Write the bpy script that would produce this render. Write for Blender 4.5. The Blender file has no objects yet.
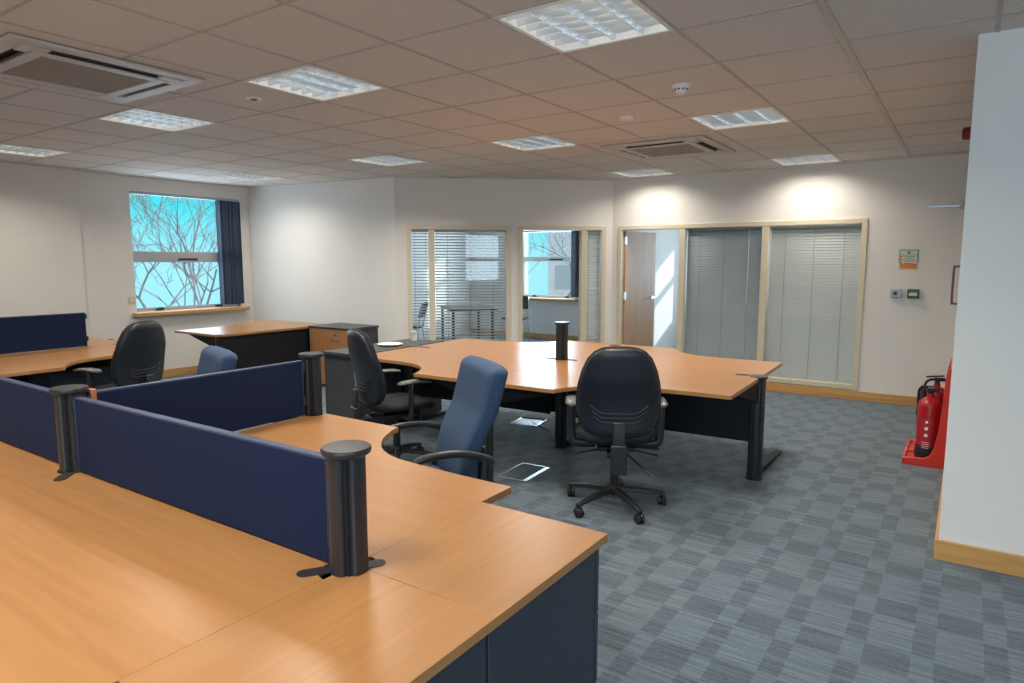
import bpy, bmesh, math, random
from mathutils import Vector, Matrix
R = math.radians
PI = math.pi
S = bpy.context.scene
C = S.collection
random.seed(7)
H = 2.542                      # ceiling height

# ---------------------------------------------------------------- camera
cam_d = bpy.data.cameras.new('camera')
cam_d.sensor_width = 36
cam_d.lens = 665.6 / 1024 * 36
cam_d.clip_start = 0.02
cam = bpy.data.objects.new('camera', cam_d)
C.objects.link(cam)
cam.location = (0.5666, -3.0317, 1.50)
cam.rotation_euler = (R(90 - 6.864), 0, R(34.3216))
S.camera = cam

# ---------------------------------------------------------------- view
S.view_settings.view_transform = 'Standard'
S.view_settings.look = 'None'
S.view_settings.gamma = 1
S.view_settings.use_curve_mapping = False
S.view_settings.exposure = 0.28

# ---------------------------------------------------------------- sky
W = bpy.data.worlds.new('sky')
S.world = W
W.use_nodes = True
wn = W.node_tree
wn.nodes.clear()
tc = wn.nodes.new('ShaderNodeTexCoord')
sp = wn.nodes.new('ShaderNodeSeparateXYZ')
wn.links.new(tc.outputs['Generated'], sp.inputs[0])
rp = wn.nodes.new('ShaderNodeValToRGB')
rp.color_ramp.elements[0].position = 0.0
rp.color_ramp.elements[0].color = (0.40, 0.82, 0.93, 1)
for pos_, col_ in ((0.20, (0.09, 0.70, 0.86, 1)), (0.45, (0.80, 0.86, 0.93, 1))):
    e_ = rp.color_ramp.elements.new(pos_)
    e_.color = col_
rp.color_ramp.elements[1].position = 0.075
rp.color_ramp.elements[1].color = (0.07, 0.74, 0.86, 1)
wn.links.new(sp.outputs['Z'], rp.inputs[0])
bg = wn.nodes.new('ShaderNodeBackground')
bg.inputs['Strength'].default_value = 1.0
wn.links.new(rp.outputs[0], bg.inputs[0])
wo = wn.nodes.new('ShaderNodeOutputWorld')
wn.links.new(bg.outputs[0], wo.inputs[0])

# ---------------------------------------------------------------- sun (reaches only the office behind the blinds)
sd = bpy.data.lights.new('sun', 'SUN')
sd.energy = 2.6
sd.angle = R(1.5)
sd.color = (1.0, 0.97, 0.92)
sun = bpy.data.objects.new('sun', sd)
C.objects.link(sun)
sun.rotation_euler = Vector((-0.80, -0.52, -0.24)).to_track_quat('-Z', 'Y').to_euler()

LAMP_W = 23.0                  # power of one ceiling light
LAMP_COL = (1.0, 0.92, 0.805)
LAMP_SPREAD = R(146)
DAY_W = 66.0                   # daylight at one of the windows behind
DAY_COL = (0.64, 0.83, 1.0)

def area(name, loc, rot, sx, sy, watts, col, spread=PI):
    d = bpy.data.lights.new(name, 'AREA')
    d.shape = 'RECTANGLE'
    d.size, d.size_y = sx, sy
    d.energy = watts
    d.color = col
    d.spread = spread
    o = bpy.data.objects.new(name, d)
    C.objects.link(o)
    o.location = loc
    o.rotation_euler = rot
    return o

# daylight entering through the windows of the place (in the window planes)
area('daylight', (4.30, -5.34, 1.6), (R(90), 0, 0), 1.6, 1.5, DAY_W, DAY_COL)
area('daylight', (0.55, -5.34, 1.6), (R(90), 0, 0), 1.9, 1.5, DAY_W, DAY_COL)
area('daylight', (-8.04, 1.90, 1.62), (0, R(-90), 0), 1.4, 1.4, 22, DAY_COL)
area('daylight', (-6.08, 8.03, 1.5), (R(-90), 0, 0), 1.25, 1.25, 95, DAY_COL)
area('daylight', (-1.55, 8.03, 1.5), (R(-90), 0, 0), 1.5, 1.25, 52, DAY_COL)

# ================================================================ materials
def new_mat(name):
    m = bpy.data.materials.new(name)
    m.use_nodes = True
    nt = m.node_tree
    return m, nt, nt.nodes['Principled BSDF']

def mat(name, col, rough=.5, metal=0, noise=0, nscale=30, bump=0, bscale=200, spec=.5, coat=0):
    m, nt, b = new_mat(name)
    b.inputs['Base Color'].default_value = (*col, 1)
    b.inputs['Roughness'].default_value = rough
    b.inputs['Metallic'].default_value = metal
    b.inputs['Specular IOR Level'].default_value = spec
    b.inputs['Coat Weight'].default_value = coat
    t = nt.nodes.new('ShaderNodeTexCoord')
    if noise:
        n = nt.nodes.new('ShaderNodeTexNoise')
        n.inputs['Scale'].default_value = nscale
        n.inputs['Detail'].default_value = 4
        nt.links.new(t.outputs['Object'], n.inputs['Vector'])
        r = nt.nodes.new('ShaderNodeValToRGB')
        r.color_ramp.elements[0].position = .3
        r.color_ramp.elements[1].position = .7
        r.color_ramp.elements[0].color = (*[c * (1 - noise) for c in col], 1)
        r.color_ramp.elements[1].color = (*[min(1, c * (1 + noise)) for c in col], 1)
        nt.links.new(n.outputs['Fac'], r.inputs[0])
        nt.links.new(r.outputs[0], b.inputs['Base Color'])
    if bump:
        n2 = nt.nodes.new('ShaderNodeTexNoise')
        n2.inputs['Scale'].default_value = bscale
        nt.links.new(t.outputs['Object'], n2.inputs['Vector'])
        bp = nt.nodes.new('ShaderNodeBump')
        bp.inputs['Strength'].default_value = bump
        bp.inputs['Distance'].default_value = .003
        nt.links.new(n2.outputs['Fac'], bp.inputs['Height'])
        nt.links.new(bp.outputs[0], b.inputs['Normal'])
    return m

def wood(name, c0, c1, axis='x', rough=.35, stretch=26, spec=.5):
    m, nt, b = new_mat(name)
    t = nt.nodes.new('ShaderNodeTexCoord')
    mp = nt.nodes.new('ShaderNodeMapping')
    sc = {'x': (1.3, stretch, stretch), 'y': (stretch, 1.3, stretch), 'z': (stretch, stretch, 1.3)}[axis]
    mp.inputs['Scale'].default_value = sc
    nt.links.new(t.outputs['Object'], mp.inputs[0])
    n = nt.nodes.new('ShaderNodeTexNoise')
    n.inputs['Scale'].default_value = 1.6
    n.inputs['Detail'].default_value = 6
    n.inputs['Distortion'].default_value = .6
    nt.links.new(mp.outputs[0], n.inputs['Vector'])
    r = nt.nodes.new('ShaderNodeValToRGB')
    r.color_ramp.elements[0].position = .32
    r.color_ramp.elements[1].position = .66
    r.color_ramp.elements[0].color = (*c0, 1)
    r.color_ramp.elements[1].color = (*c1, 1)
    nt.links.new(n.outputs['Fac'], r.inputs[0])
    nt.links.new(r.outputs[0], b.inputs['Base Color'])
    b.inputs['Roughness'].default_value = rough
    b.inputs['Specular IOR Level'].default_value = spec
    return m

def fabric(name, col, scale=900):
    m, nt, b = new_mat(name)
    t = nt.nodes.new('ShaderNodeTexCoord')
    v = nt.nodes.new('ShaderNodeTexVoronoi')
    v.inputs['Scale'].default_value = scale * .35
    nt.links.new(t.outputs['Object'], v.inputs['Vector'])
    r = nt.nodes.new('ShaderNodeValToRGB')
    r.color_ramp.elements[0].color = (*[c * .8 for c in col], 1)
    r.color_ramp.elements[1].color = (*[min(1, c * 1.2) for c in col], 1)
    nt.links.new(v.outputs['Distance'], r.inputs[0])
    nt.links.new(r.outputs[0], b.inputs['Base Color'])
    b.inputs['Roughness'].default_value = .85
    b.inputs['Specular IOR Level'].default_value = .25
    return m

def glass(name, tint, f0=.04, rough=0.0):
    m, nt, b = new_mat(name)
    nt.nodes.remove(b)
    tr = nt.nodes.new('ShaderNodeBsdfTransparent')
    tr.inputs[0].default_value = (*tint, 1)
    gl = nt.nodes.new('ShaderNodeBsdfGlossy')
    gl.inputs['Roughness'].default_value = rough
    lw = nt.nodes.new('ShaderNodeLayerWeight')
    lw.inputs['Blend'].default_value = .5
    pw = nt.nodes.new('ShaderNodeMath'); pw.operation = 'POWER'
    nt.links.new(lw.outputs['Facing'], pw.inputs[0]); pw.inputs[1].default_value = 5
    fr = nt.nodes.new('ShaderNodeMath'); fr.operation = 'MULTIPLY_ADD'
    nt.links.new(pw.outputs[0], fr.inputs[0])
    fr.inputs[1].default_value = 1 - f0; fr.inputs[2].default_value = f0
    mx = nt.nodes.new('ShaderNodeMixShader')
    nt.links.new(fr.outputs[0], mx.inputs[0])
    nt.links.new(tr.outputs[0], mx.inputs[1])
    nt.links.new(gl.outputs[0], mx.inputs[2])
    nt.links.new(mx.outputs[0], nt.nodes['Material Output'].inputs[0])
    return m

def emit(name, col, strength):
    m, nt, b = new_mat(name)
    b.inputs['Base Color'].default_value = (*col, 1)
    b.inputs['Emission Color'].default_value = (*col, 1)
    b.inputs['Emission Strength'].default_value = strength
    return m

def carpet_mat():
    m, nt, b = new_mat('carpet')
    L = nt.links.new
    def math_(op, a, bb=None, c=None):
        n = nt.nodes.new('ShaderNodeMath')
        n.operation = op
        for i, v in enumerate((a, bb, c)):
            if v is None: continue
            if isinstance(v, (int, float)): n.inputs[i].default_value = v
            else: L(v, n.inputs[i])
        return n.outputs[0]
    t = nt.nodes.new('ShaderNodeTexCoord')
    s = nt.nodes.new('ShaderNodeSeparateXYZ')
    L(t.outputs['Object'], s.inputs[0])
    x, y = s.outputs['X'], s.outputs['Y']
    fx = math_('FRACT', math_('DIVIDE', math_('ADD', x, 0.37 + .232 * 60), .232))     # wide 0..0.67, narrow above
    fy = math_('FRACT', math_('DIVIDE', math_('ADD', y, 0.80 + .44 * 30), .44))       # dark wide block 0..0.36
    wide = math_('LESS_THAN', fx, .67)
    row = math_('LESS_THAN', fy, .36)
    # dark where (wide and row) or (narrow and not row)
    same = math_('COMPARE', wide, row, .1)
    # bright seam lines between the two dark squares of the narrow columns and at block ends
    seam = math_('COMPARE', fy, .69, .03)
    seam = math_('MAXIMUM', seam, math_('COMPARE', fy, .985, .025))
    seam = math_('MAXIMUM', seam, math_('COMPARE', fy, .385, .022))
    dark = math_('MULTIPLY', same, math_('SUBTRACT', 1.0, math_('MULTIPLY', seam, .75)))
    # long thin stripes along x
    mp = nt.nodes.new('ShaderNodeMapping')
    mp.inputs['Scale'].default_value = (3.0, 75, 1)
    L(t.outputs['Object'], mp.inputs[0])
    n = nt.nodes.new('ShaderNodeTexNoise')
    n.inputs['Scale'].default_value = 1.0
    n.inputs['Detail'].default_value = 3
    L(mp.outputs[0], n.inputs['Vector'])
    mp2 = nt.nodes.new('ShaderNodeMapping')
    mp2.inputs['Scale'].default_value = (60, 260, 1)
    L(t.outputs['Object'], mp2.inputs[0])
    n2 = nt.nodes.new('ShaderNodeTexNoise')
    n2.inputs['Scale'].default_value = 1.0
    L(mp2.outputs[0], n2.inputs['Vector'])
    st = math_('MULTIPLY_ADD', n.outputs['Fac'], 1.9, -.95)
    st2 = math_('MULTIPLY_ADD', n2.outputs['Fac'], .9, -.45)
    amp = math_('MULTIPLY_ADD', dark, -.25, .85)
    v = math_('MULTIPLY_ADD', dark, -.27, .60)
    v = math_('ADD', v, math_('MULTIPLY', st, amp))
    v = math_('ADD', v, st2)
    r = nt.nodes.new('ShaderNodeValToRGB')
    r.color_ramp.elements[0].position = -0.0
    r.color_ramp.elements[0].color = (*CARPET_D, 1)
    r.color_ramp.elements[1].position = 1.0
    r.color_ramp.elements[1].color = (*CARPET_L, 1)
    L(v, r.inputs[0])
    L(r.outputs[0], b.inputs['Base Color'])
    b.inputs['Roughness'].default_value = .95
    b.inputs['Specular IOR Level'].default_value = .2
    b.inputs['Sheen Weight'].default_value = .30
    b.inputs['Sheen Roughness'].default_value = .5
    b.inputs['Sheen Tint'].default_value = (.75, .82, .85, 1)
    bp = nt.nodes.new('ShaderNodeBump')
    bp.inputs['Strength'].default_value = .35
    bp.inputs['Distance'].default_value = .004
    L(n2.outputs['Fac'], bp.inputs['Height'])
    L(bp.outputs[0], b.inputs['Normal'])
    return m

CARPET_D = (0.026, 0.041, 0.056)
CARPET_L = (0.158, 0.204, 0.240)
M = {}
M['wall'] = mat('wall_paint', (.77, .74, .70), .8, noise=.015, nscale=3, bump=.05, bscale=350)
M['tile'] = mat('ceiling_tile', (.66, .62, .585), .9, noise=.03, nscale=60, bump=.35, bscale=500)
M['tbar'] = mat('ceiling_grid', (.48, .44, .41), .75)
M['carpet'] = carpet_mat()
M['beech_x'] = wood('beech', (.315, .150, .052), (.370, .181, .066), 'x', .31)
M['beech_y'] = wood('beech_across', (.315, .150, .052), (.370, .181, .066), 'y', .31)
M['beech_z'] = wood('beech_front', (.47, .215, .085), (.55, .265, .11), 'z', .4)
M['beech_edge'] = wood('beech_edging', (.40, .20, .085), (.47, .245, .11), 'x', .4)
M['oak'] = wood('oak_trim', (.50, .255, .075), (.62, .345, .12), 'x', .4, 18)
M['oak_y'] = wood('oak_trim_along', (.50, .255, .075), (.62, .345, .12), 'y', .4, 18)
M['door'] = wood('oak_door', (.40, .215, .105), (.48, .275, .145), 'z', .5, 14)
M['anthracite'] = mat('anthracite_board', (.023, .035, .052), .42, noise=.08, nscale=40)
M['grey_board'] = mat('graphite_board', (.040, .045, .050), .42, noise=.06, nscale=40)
M['black_metal'] = mat('black_metal', (.008, .009, .013), .55, spec=.25)
M['post'] = mat('post_metal', (.020, .022, .026), .34, spec=.5)
M['black_plastic'] = mat('black_plastic', (.014, .015, .018), .42)
M['grey_plastic'] = mat('grey_plastic', (.10, .10, .105), .4)
M['pad'] = mat('arm_pad', (.085, .085, .085), .38)
M['black_fabric'] = fabric('black_fabric', (.016, .017, .021))
M['shell'] = mat('chair_shell', (.011, .013, .020), .38, bump=.12, bscale=900)
M['blue_fabric'] = fabric('blue_fabric', (.040, .070, .135))
M['navy_fabric'] = fabric('navy_fabric', (.0042, .0115, .042))
M['navy_trim'] = mat('navy_trim', (.020, .036, .090), .5)
M['cream'] = mat('cream_frame', (.66, .585, .43), .45, noise=.02, nscale=8)
M['white'] = mat('white_plastic', (.78, .77, .74), .4)
M['louvre'] = mat('louvre_aluminium', (.78, .80, .82), .25, metal=.9)
M['louvre_dark'] = mat('louvre_blade', (.68, .71, .73), .35, metal=.9)
M['housing'] = mat('light_housing', (.74, .75, .76), .4)
M['fitting_rim'] = mat('light_rim', (.80, .78, .70), .4)
M['tube'] = emit('lamp_tube', (1, .97, .92), 2.6)
M['slat'] = mat('blind_slat', (.37, .40, .41), .38, metal=.2)
M['slat_light'] = mat('blind_slat_pale', (.58, .59, .56), .4, metal=.1)
M['cord'] = mat('blind_cord', (.10, .11, .12), .7)
M['vane'] = fabric('blind_vane', (.045, .060, .085))
M['alu'] = mat('window_aluminium', (.42, .43, .46), .4, metal=.3)
M['white_frame'] = mat('window_white', (.72, .74, .76), .4)
M['glass_out'] = glass('window_glass', (.92, .985, 1.0), .03)
M['glass_in'] = glass('partition_glass', (.975, .985, .985), .025)
M['chrome'] = mat('chrome', (.75, .76, .78), .15, metal=1)
M['steel'] = mat('brushed_steel', (.55, .60, .66), .3, metal=.7)
M['red'] = mat('red_paint', (.36, .010, .014), .28)
M['red_plastic'] = mat('red_plastic', (.62, .035, .022), .38)
M['paper'] = mat('white_paper', (.80, .79, .75), .6)
M['grille'] = mat('air_grille', (.34, .30, .26), .7)
M['slot'] = mat('air_slot', (.012, .010, .010), .6)
M['ac_white'] = mat('air_unit_white', (.52, .49, .465), .5)
M['sign_green'] = mat('sign_green', (.05, .26, .10), .5)
M['sign_orange'] = mat('sign_orange', (.75, .20, .04), .5)
M['sign_pale'] = mat('sign_pale', (.62, .66, .50), .5)
M['green_box'] = mat('green_plastic', (.010, .060, .035), .4)
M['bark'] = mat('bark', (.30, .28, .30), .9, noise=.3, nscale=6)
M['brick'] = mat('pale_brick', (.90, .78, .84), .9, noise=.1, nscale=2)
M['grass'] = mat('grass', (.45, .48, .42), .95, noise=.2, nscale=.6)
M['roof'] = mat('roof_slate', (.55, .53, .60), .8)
M['brass'] = mat('copper_clip', (.50, .20, .10), .4, metal=.4)

# ================================================================ mesh helpers
class MB:
    def __init__(s):
        s.v, s.f, s.sm = [], [], []
    def add(s, verts, faces, smooth=False, m=None):
        o = len(s.v)
        s.v += [tuple(m @ Vector(p)) if m is not None else tuple(p) for p in verts]
        s.f += [tuple(i + o for i in f) for f in faces]
        s.sm += [smooth] * len(faces)
        return s
    def box(s, x0, y0, z0, x1, y1, z1, m=None):
        x0, x1 = sorted((x0, x1)); y0, y1 = sorted((y0, y1)); z0, z1 = sorted((z0, z1))
        v = [(x0, y0, z0), (x1, y0, z0), (x1, y1, z0), (x0, y1, z0), (x0, y0, z1), (x1, y0, z1), (x1, y1, z1), (x0, y1, z1)]
        f = [(3, 2, 1, 0), (4, 5, 6, 7), (0, 1, 5, 4), (1, 2, 6, 5), (2, 3, 7, 6), (3, 0, 4, 7)]
        return s.add(v, f, False, m)
    def prism(s, pts, z0, z1, m=None, smooth=False):
        n = len(pts)
        v = [(p[0], p[1], z0) for p in pts] + [(p[0], p[1], z1) for p in pts]
        f = [tuple(range(n - 1, -1, -1)), tuple(range(n, 2 * n))]
        f += [(i, (i + 1) % n, n + (i + 1) % n, n + i) for i in range(n)]
        return s.add(v, f, smooth, m)
    def rings(s, rings, cap=True, smooth=True, m=None):
        n = len(rings[0])
        v = [p for r in rings for p in r]
        f = []
        for k in range(len(rings) - 1):
            a, b = k * n, (k + 1) * n
            f += [(a + i, a + (i + 1) % n, b + (i + 1) % n, b + i) for i in range(n)]
        if cap:
            f.append(tuple(range(n - 1, -1, -1)))
            b = (len(rings) - 1) * n
            f.append(tuple(range(b, b + n)))
        return s.add(v, f, smooth, m)
    def cyl(s, p0, p1, r0, r1=None, n=16, m=None, smooth=True):
        r1 = r0 if r1 is None else r1
        p0, p1 = Vector(p0), Vector(p1)
        q = (p1 - p0).to_track_quat('Z', 'Y')
        rg = []
        for p, r in ((p0, r0), (p1, r1)):
            rg.append([p + q @ Vector((r * math.cos(2 * PI * i / n), r * math.sin(2 * PI * i / n), 0)) for i in range(n)])
        return s.rings(rg, True, smooth, m)
    def lathe(s, prof, c=(0, 0, 0), n=24, m=None):
        rg = [[(c[0] + r * math.cos(2 * PI * i / n), c[1] + r * math.sin(2 * PI * i / n), c[2] + z) for i in range(n)] for r, z in prof]
        return s.rings(rg, True, True, m)
    def tube(s, pts, r, n=8, closed=False, m=None, flat=1.0):
        pts = [Vector(p) for p in pts]
        if not isinstance(r, (list, tuple)): r = [r] * len(pts)
        t = []
        for i in range(len(pts)):
            a = pts[max(i - 1, 0)]; b = pts[min(i + 1, len(pts) - 1)]
            t.append((b - a).normalized())
        up = Vector((0, 0, 1)) if abs(t[0].z) < .9 else Vector((1, 0, 0))
        nrm = (up - t[0] * up.dot(t[0])).normalized()
        rg = []
        for i, p in enumerate(pts):
            nrm = (nrm - t[i] * nrm.dot(t[i]))
            nrm = nrm.normalized() if nrm.length > 1e-6 else Vector((1, 0, 0))
            bi = t[i].cross(nrm)
            rg.append([p + nrm * (r[i] * flat * math.cos(2 * PI * k / n)) + bi * (r[i] * math.sin(2 * PI * k / n)) for k in range(n)])
        return s.rings(rg, True, True, m)
    def build(s, name, m, parent=None, loc=None, bevel=0, seg=2, sub=0, angle=40):
        me = bpy.data.meshes.new(name)
        me.from_pydata(s.v, [], s.f)
        me.polygons.foreach_set('use_smooth', s.sm if not bevel else [True] * len(s.f))
        bm = bmesh.new()
        bm.from_mesh(me)
        bmesh.ops.recalc_face_normals(bm, faces=bm.faces)
        bm.to_mesh(me)
        bm.free()
        me.set_sharp_from_angle(angle=R(angle))
        for mm in (m if isinstance(m, (list, tuple)) else [m]):
            me.materials.append(mm)
        o = bpy.data.objects.new(name, me)
        C.objects.link(o)
        if parent is not None: o.parent = parent
        if loc is not None: o.location = loc
        if bevel:
            b = o.modifiers.new('bevel', 'BEVEL')
            b.width = bevel; b.segments = seg; b.limit_method = 'ANGLE'; b.angle_limit = R(35)
        if sub:
            b = o.modifiers.new('subdivision', 'SUBSURF')
            b.levels = sub; b.render_levels = sub
        return o

def thing(name, label, cat, loc=(0, 0, 0), rz=0, group=None):
    o = bpy.data.objects.new(name, None)
    C.objects.link(o)
    o.empty_display_size = .1
    o.location = loc
    o.rotation_euler = (0, 0, rz)
    o['label'] = label
    o['category'] = cat
    if group: o['group'] = group
    return o

def tag(o, label, cat, group=None):
    o['label'] = label
    o['category'] = cat
    if group: o['group'] = group
    return o

def struct(o, label=None, cat=None):
    o['kind'] = 'structure'
    if label: o['label'] = label
    if cat: o['category'] = cat
    return o

def dup(root, loc, rz, label, group=None):
    r = root.copy(); C.objects.link(r)
    r.location = loc; r.rotation_euler = (0, 0, rz); r['label'] = label
    if group: r['group'] = group
    for ch in list(root.children):
        c = ch.copy(); C.objects.link(c); c.parent = r
        for g in list(ch.children):
            d = g.copy(); C.objects.link(d); d.parent = c
    return r

def bez(p0, p1, p2, p3, n=8):
    out = []
    for i in range(n + 1):
        t = i / n
        out.append(tuple((1 - t) ** 3 * a + 3 * (1 - t) ** 2 * t * b + 3 * (1 - t) * t * t * c + t ** 3 * d for a, b, c, d in zip(p0, p1, p2, p3)))
    return out

def catmull(P, n=5):
    out = []
    P = [Vector(p) for p in P]
    for i in range(len(P) - 1):
        a = P[max(i - 1, 0)]; b = P[i]; c = P[i + 1]; d = P[min(i + 2, len(P) - 1)]
        for k in range(n):
            t = k / n
            out.append(.5 * ((2 * b) + (c - a) * t + (2 * a - 5 * b + 4 * c - d) * t * t + (3 * b - a - 3 * c + d) * t ** 3))
    out.append(P[-1])
    return out

def lerp(tab, t):
    for (a, va), (b, vb) in zip(tab, tab[1:]):
        if t <= b:
            k = (t - a) / (b - a)
            return va + (vb - va) * k
    return tab[-1][1]

# ================================================================ room shell
def wall(name, p0, p1, z0, z1, thick, holes=(), m=None):
    """wall from p0 to p1 (its room face), growing to the LEFT of the direction p0->p1 by thick; holes (s0,s1,za,zb)"""
    p0, p1 = Vector((*p0, 0)), Vector((*p1, 0))
    L = (p1 - p0).length
    d = (p1 - p0).normalized()
    n = Vector((-d.y, d.x, 0))
    mt = Matrix(((d.x, n.x, 0, p0.x), (d.y, n.y, 0, p0.y), (0, 0, 1, 0), (0, 0, 0, 1)))
    xs = sorted({0, L, *[h[0] for h in holes], *[h[1] for h in holes]})
    mb = MB()
    for a, b in zip(xs, xs[1:]):
        cuts = [(h[2], h[3]) for h in holes if h[0] < (a + b) / 2 < h[1]]
        z = z0
        for ca, cb in sorted(cuts):
            if ca > z: mb.box(a, 0, z, b, thick, ca, mt)
            z = cb
        if z < z1: mb.box(a, 0, z, b, thick, z1, mt)
    o = mb.build(name, m or M['wall'])
    return struct(o), mt

XL, XR, YB, YF = -8.0, 5.6, -5.2, 8.0
# floor
struct(MB().box(XL - .3, YB - .2, -.12, XR + .2, YF + .3, 0).build('floor', M['carpet']))

LIGHTS = [(-1.2, -.6), (-3.0, -.6), (-1.2, 1.8), (-3.0, 1.8), (-4.8, -.6), (-4.8, 1.8), (-7.2, 1.8), (-1.2, 4.2), (-3.0, 4.2),
          (-1.2, -3.0), (-3.0, -3.0), (-4.8, -3.0), (-7.2, -.6), (1.2, -3.0)]
def ceiling():
    mb = MB()
    holes = {(round(x / .6), round(y / .6)) for x, y in LIGHTS}
    # strips of tiles; the cells holding a light are left open
    for i in range(math.floor((XL - .3) / .6), math.ceil((XR + .2) / .6)):
        js = sorted(j for (a, j) in holes if a == i)
        y = -5.4
        for j in js:
            mb.box(i * .6, y, H, i * .6 + .6, j * .6, H + .02)
            y = j * .6 + .6
        mb.box(i * .6, y, H, i * .6 + .6, 8.4, H + .02)
    return struct(mb.build('ceiling', M['tile']))
ceiling()
# the slab over the tiles closes the ceiling void
mb = MB()
for i in range(-13, 10):
    mb.box(i * .6 - .010, -5.2, H - .003, i * .6 + .010, 4.96 if i * .6 > -3.3 else 8, H + .012)
for j in range(-8, 14):
    mb.box(-8, j * .6 - .009, H - .0025, XR, j * .6 + .009, H + .0115)
# bars must not cross the room's inner walls visibly: they lie in the ceiling plane
struct(mb.build('trim_1', M['tbar']))
struct(MB().box(-.017, -5.2, H - .007, .017, 4.96, H + .01).build('trim_2', mat('ceiling_strip', (.50, .455, .41), .45), bevel=.003))
struct(MB().box(XL - .3, YB - .3, H + .30, XR + .3, YF + .4, H + .36).build('ceiling_slab', M['housing']))

# left wall with the big window
WIN = (1.19, 2.665, .865, 2.365)
wall('wall_left', (XL, 0.60), (XL, 2.90), 0, H + .3, .25, [(WIN[0] - .60, WIN[1] - .60, WIN[2], WIN[3])])
wall('wall_left_pier', (-7.955, YB), (-7.955, .60), 0, H + .3, .30)
wall('wall_left_meeting', (XL, 3.20), (XL, YF), 0, H + .3, .25)
# recessed straight wall behind the corner desk, and the angled glazed wall
P0 = Vector((-3.31, 4.97)); P1 = Vector((-5.44, 3.15))
_, MTB = wall('wall_back_left', (XL, 2.84), (P1.x, P1.y), 0, H + .3, .10)
# angled wall: s from P1 to P0
L2 = (P1 - P0).length
def s2(s): return L2 - s            # photo measure from the right corner
G1 = (s2(2.655), s2(1.34), .11, 1.955)
G2 = (s2(1.235), s2(.085), .11, 1.955)
_, MT2 = wall('wall_angled', (P1.x, P1.y), (P0.x, P0.y), 0, H + .3, .10, [G1, G2])
# right-hand glazed wall
WX1 = 4.2
G3 = (-3.225 - P0.x, -2.395 - P0.x, 0, 1.955)
G4 = (-2.395 - P0.x, -.345 - P0.x, .11, 1.955)
_, MT3 = wall('wall_back_right', (P0.x, 4.97), (.53, 4.97), 0, H + .3, .10, [G3, G4])
# solid block on the right (its end faces the camera)
struct(MB().box(.53, .85, 0, XR, 4.97 + .1, H + .3).build('wall_right', M['wall']))
wall('wall_right_far', (XR, .85), (XR, YB), 0, H + .3, -.2)
wall('wall_behind', (XR, YB), (XL - .3, YB), 0, H + .3, .2,
     [(XR - 5.1, XR - 3.5, .85, 2.36), (XR - 1.5, XR + .4, .85, 2.36)])
# rooms behind the glass
wall('wall_outer', (XL - .25, YF), (XR, YF), 0, H + .3, .25,
     [(-6.74 - XL + .25, -5.42 - XL + .25, .80, 2.10), (-2.35 - XL + .25, -.80 - XL + .25, .80, 2.10)])
wall('wall_between', (-3.36, 5.06), (-3.36, YF), 0, H + .3, .10)
wall('wall_office_end', (.6, YF), (.6, 5.07), 0, H + .3, .1)

# baseboards (oak)
def base(n, x0, y0, x1, y1, m=None, h=.10):
    return struct(MB().box(x0, y0, 0, x1, y1, h).build('baseboard_' + n, m or M['oak'], bevel=.004))
base('right', -.345 - 2.05, 4.95, .53, 4.97)
base('corner', -3.30, 4.95, -3.235, 4.97)
struct(MB().box(0, -.02, 0, 2.56, 0, .10, MTB).build('baseboard_back_left', M['oak'], bevel=.004))
base('left', XL, .60, XL + .02, 2.83, M['oak_y'])
base('left_pier', -7.955, -5.2, -7.935, .60, M['oak_y'])
mb = MB().box(0.02, -.02, 0, L2 - .02, 0, .10, MT2)
struct(mb.build('baseboard_angled', M['oak'], bevel=.004))
base('right_end', .515, .835, XR, .85, h=.105)
base('right_side', .515, .85, .53, 4.95, M['oak_y'], h=.105)
base('outer', XL, YF - .02, .5, YF, h=.10)
base('between', -3.36, 5.9, -3.345, YF - .02, M['oak_y'])

# ---------------------------------------------------------------- outside windows
def outer_window(name, org, du, width, z0, z1, tz0, tz1, ztr, depth_dir, vent=(.42, .62), white=False, vent_on=True):
    """window in the hole starting at org, running along du; depth_dir = into the wall"""
    du = Vector((*du, 0)); dn = Vector((*depth_dir, 0))
    mt = Matrix(((du.x, dn.x, 0, org[0]), (du.y, dn.y, 0, org[1]), (0, 0, 1, 0), (0, 0, 0, 1)))
    root = bpy.data.objects.new(name, None); C.objects.link(root)
    struct(root)
    fm = M['white_frame'] if white else M['alu']
    f = MB()
    a, b = .06, .12
    t = .045
    f.box(0, a, z0, width, b, z0 + t, mt); f.box(0, a, z1 - t * .6, width, b, z1, mt)
    f.box(0, a, z0, t * .7, b, z1, mt); f.box(width - t * .7, a, z0, width, b, z1, mt)
    f.build('window_frame', fm, root, bevel=.003)
    MB().box(0.03, a - .02, ztr[0], width - .03, b, ztr[1], mt).build('transom', fm, root, bevel=.004)
    if vent_on:
        MB().box(width * vent[0], a - .03, ztr[0] + .025, width * vent[1], a - .02, ztr[0] + .05, mt).build('trickle_vent', M['black_plastic'], root)
    MB().box(.02, .088, z0 + .02, width - .02, .094, ztr[0] + .01, mt).build('lower_pane', M['glass_out'], root)
    MB().box(.02, .088, ztr[1] - .01, width - .02, .094, z1 - .02, mt).build('upper_pane', M['glass_out'], root)
    for k in (.22, .78):
        h = MB().box(width * k - .06, a - .03, z0 + .012, width * k + .04, a, z0 + .035, mt)
        h.box(width * k - .02, a - .05, z0 + .018, width * k + .02, a, z0 + .045, mt)
        h.build('window_handle', M['black_plastic'], root, bevel=.003)
    sl = MB().box(-.06, -.10, z0 - .05, width + .055, .06, z0 - .004, mt)
    sl.build('window_sill', M['oak_y'] if abs(du.y) > .5 else M['oak'], root, bevel=.006)
    return root
outer_window('window_1', (XL, WIN[0]), (0, 1), WIN[1] - WIN[0], WIN[2], WIN[3], 0, 0, (1.49, 1.625), (-1, 0), vent=(.40, .58))
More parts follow.
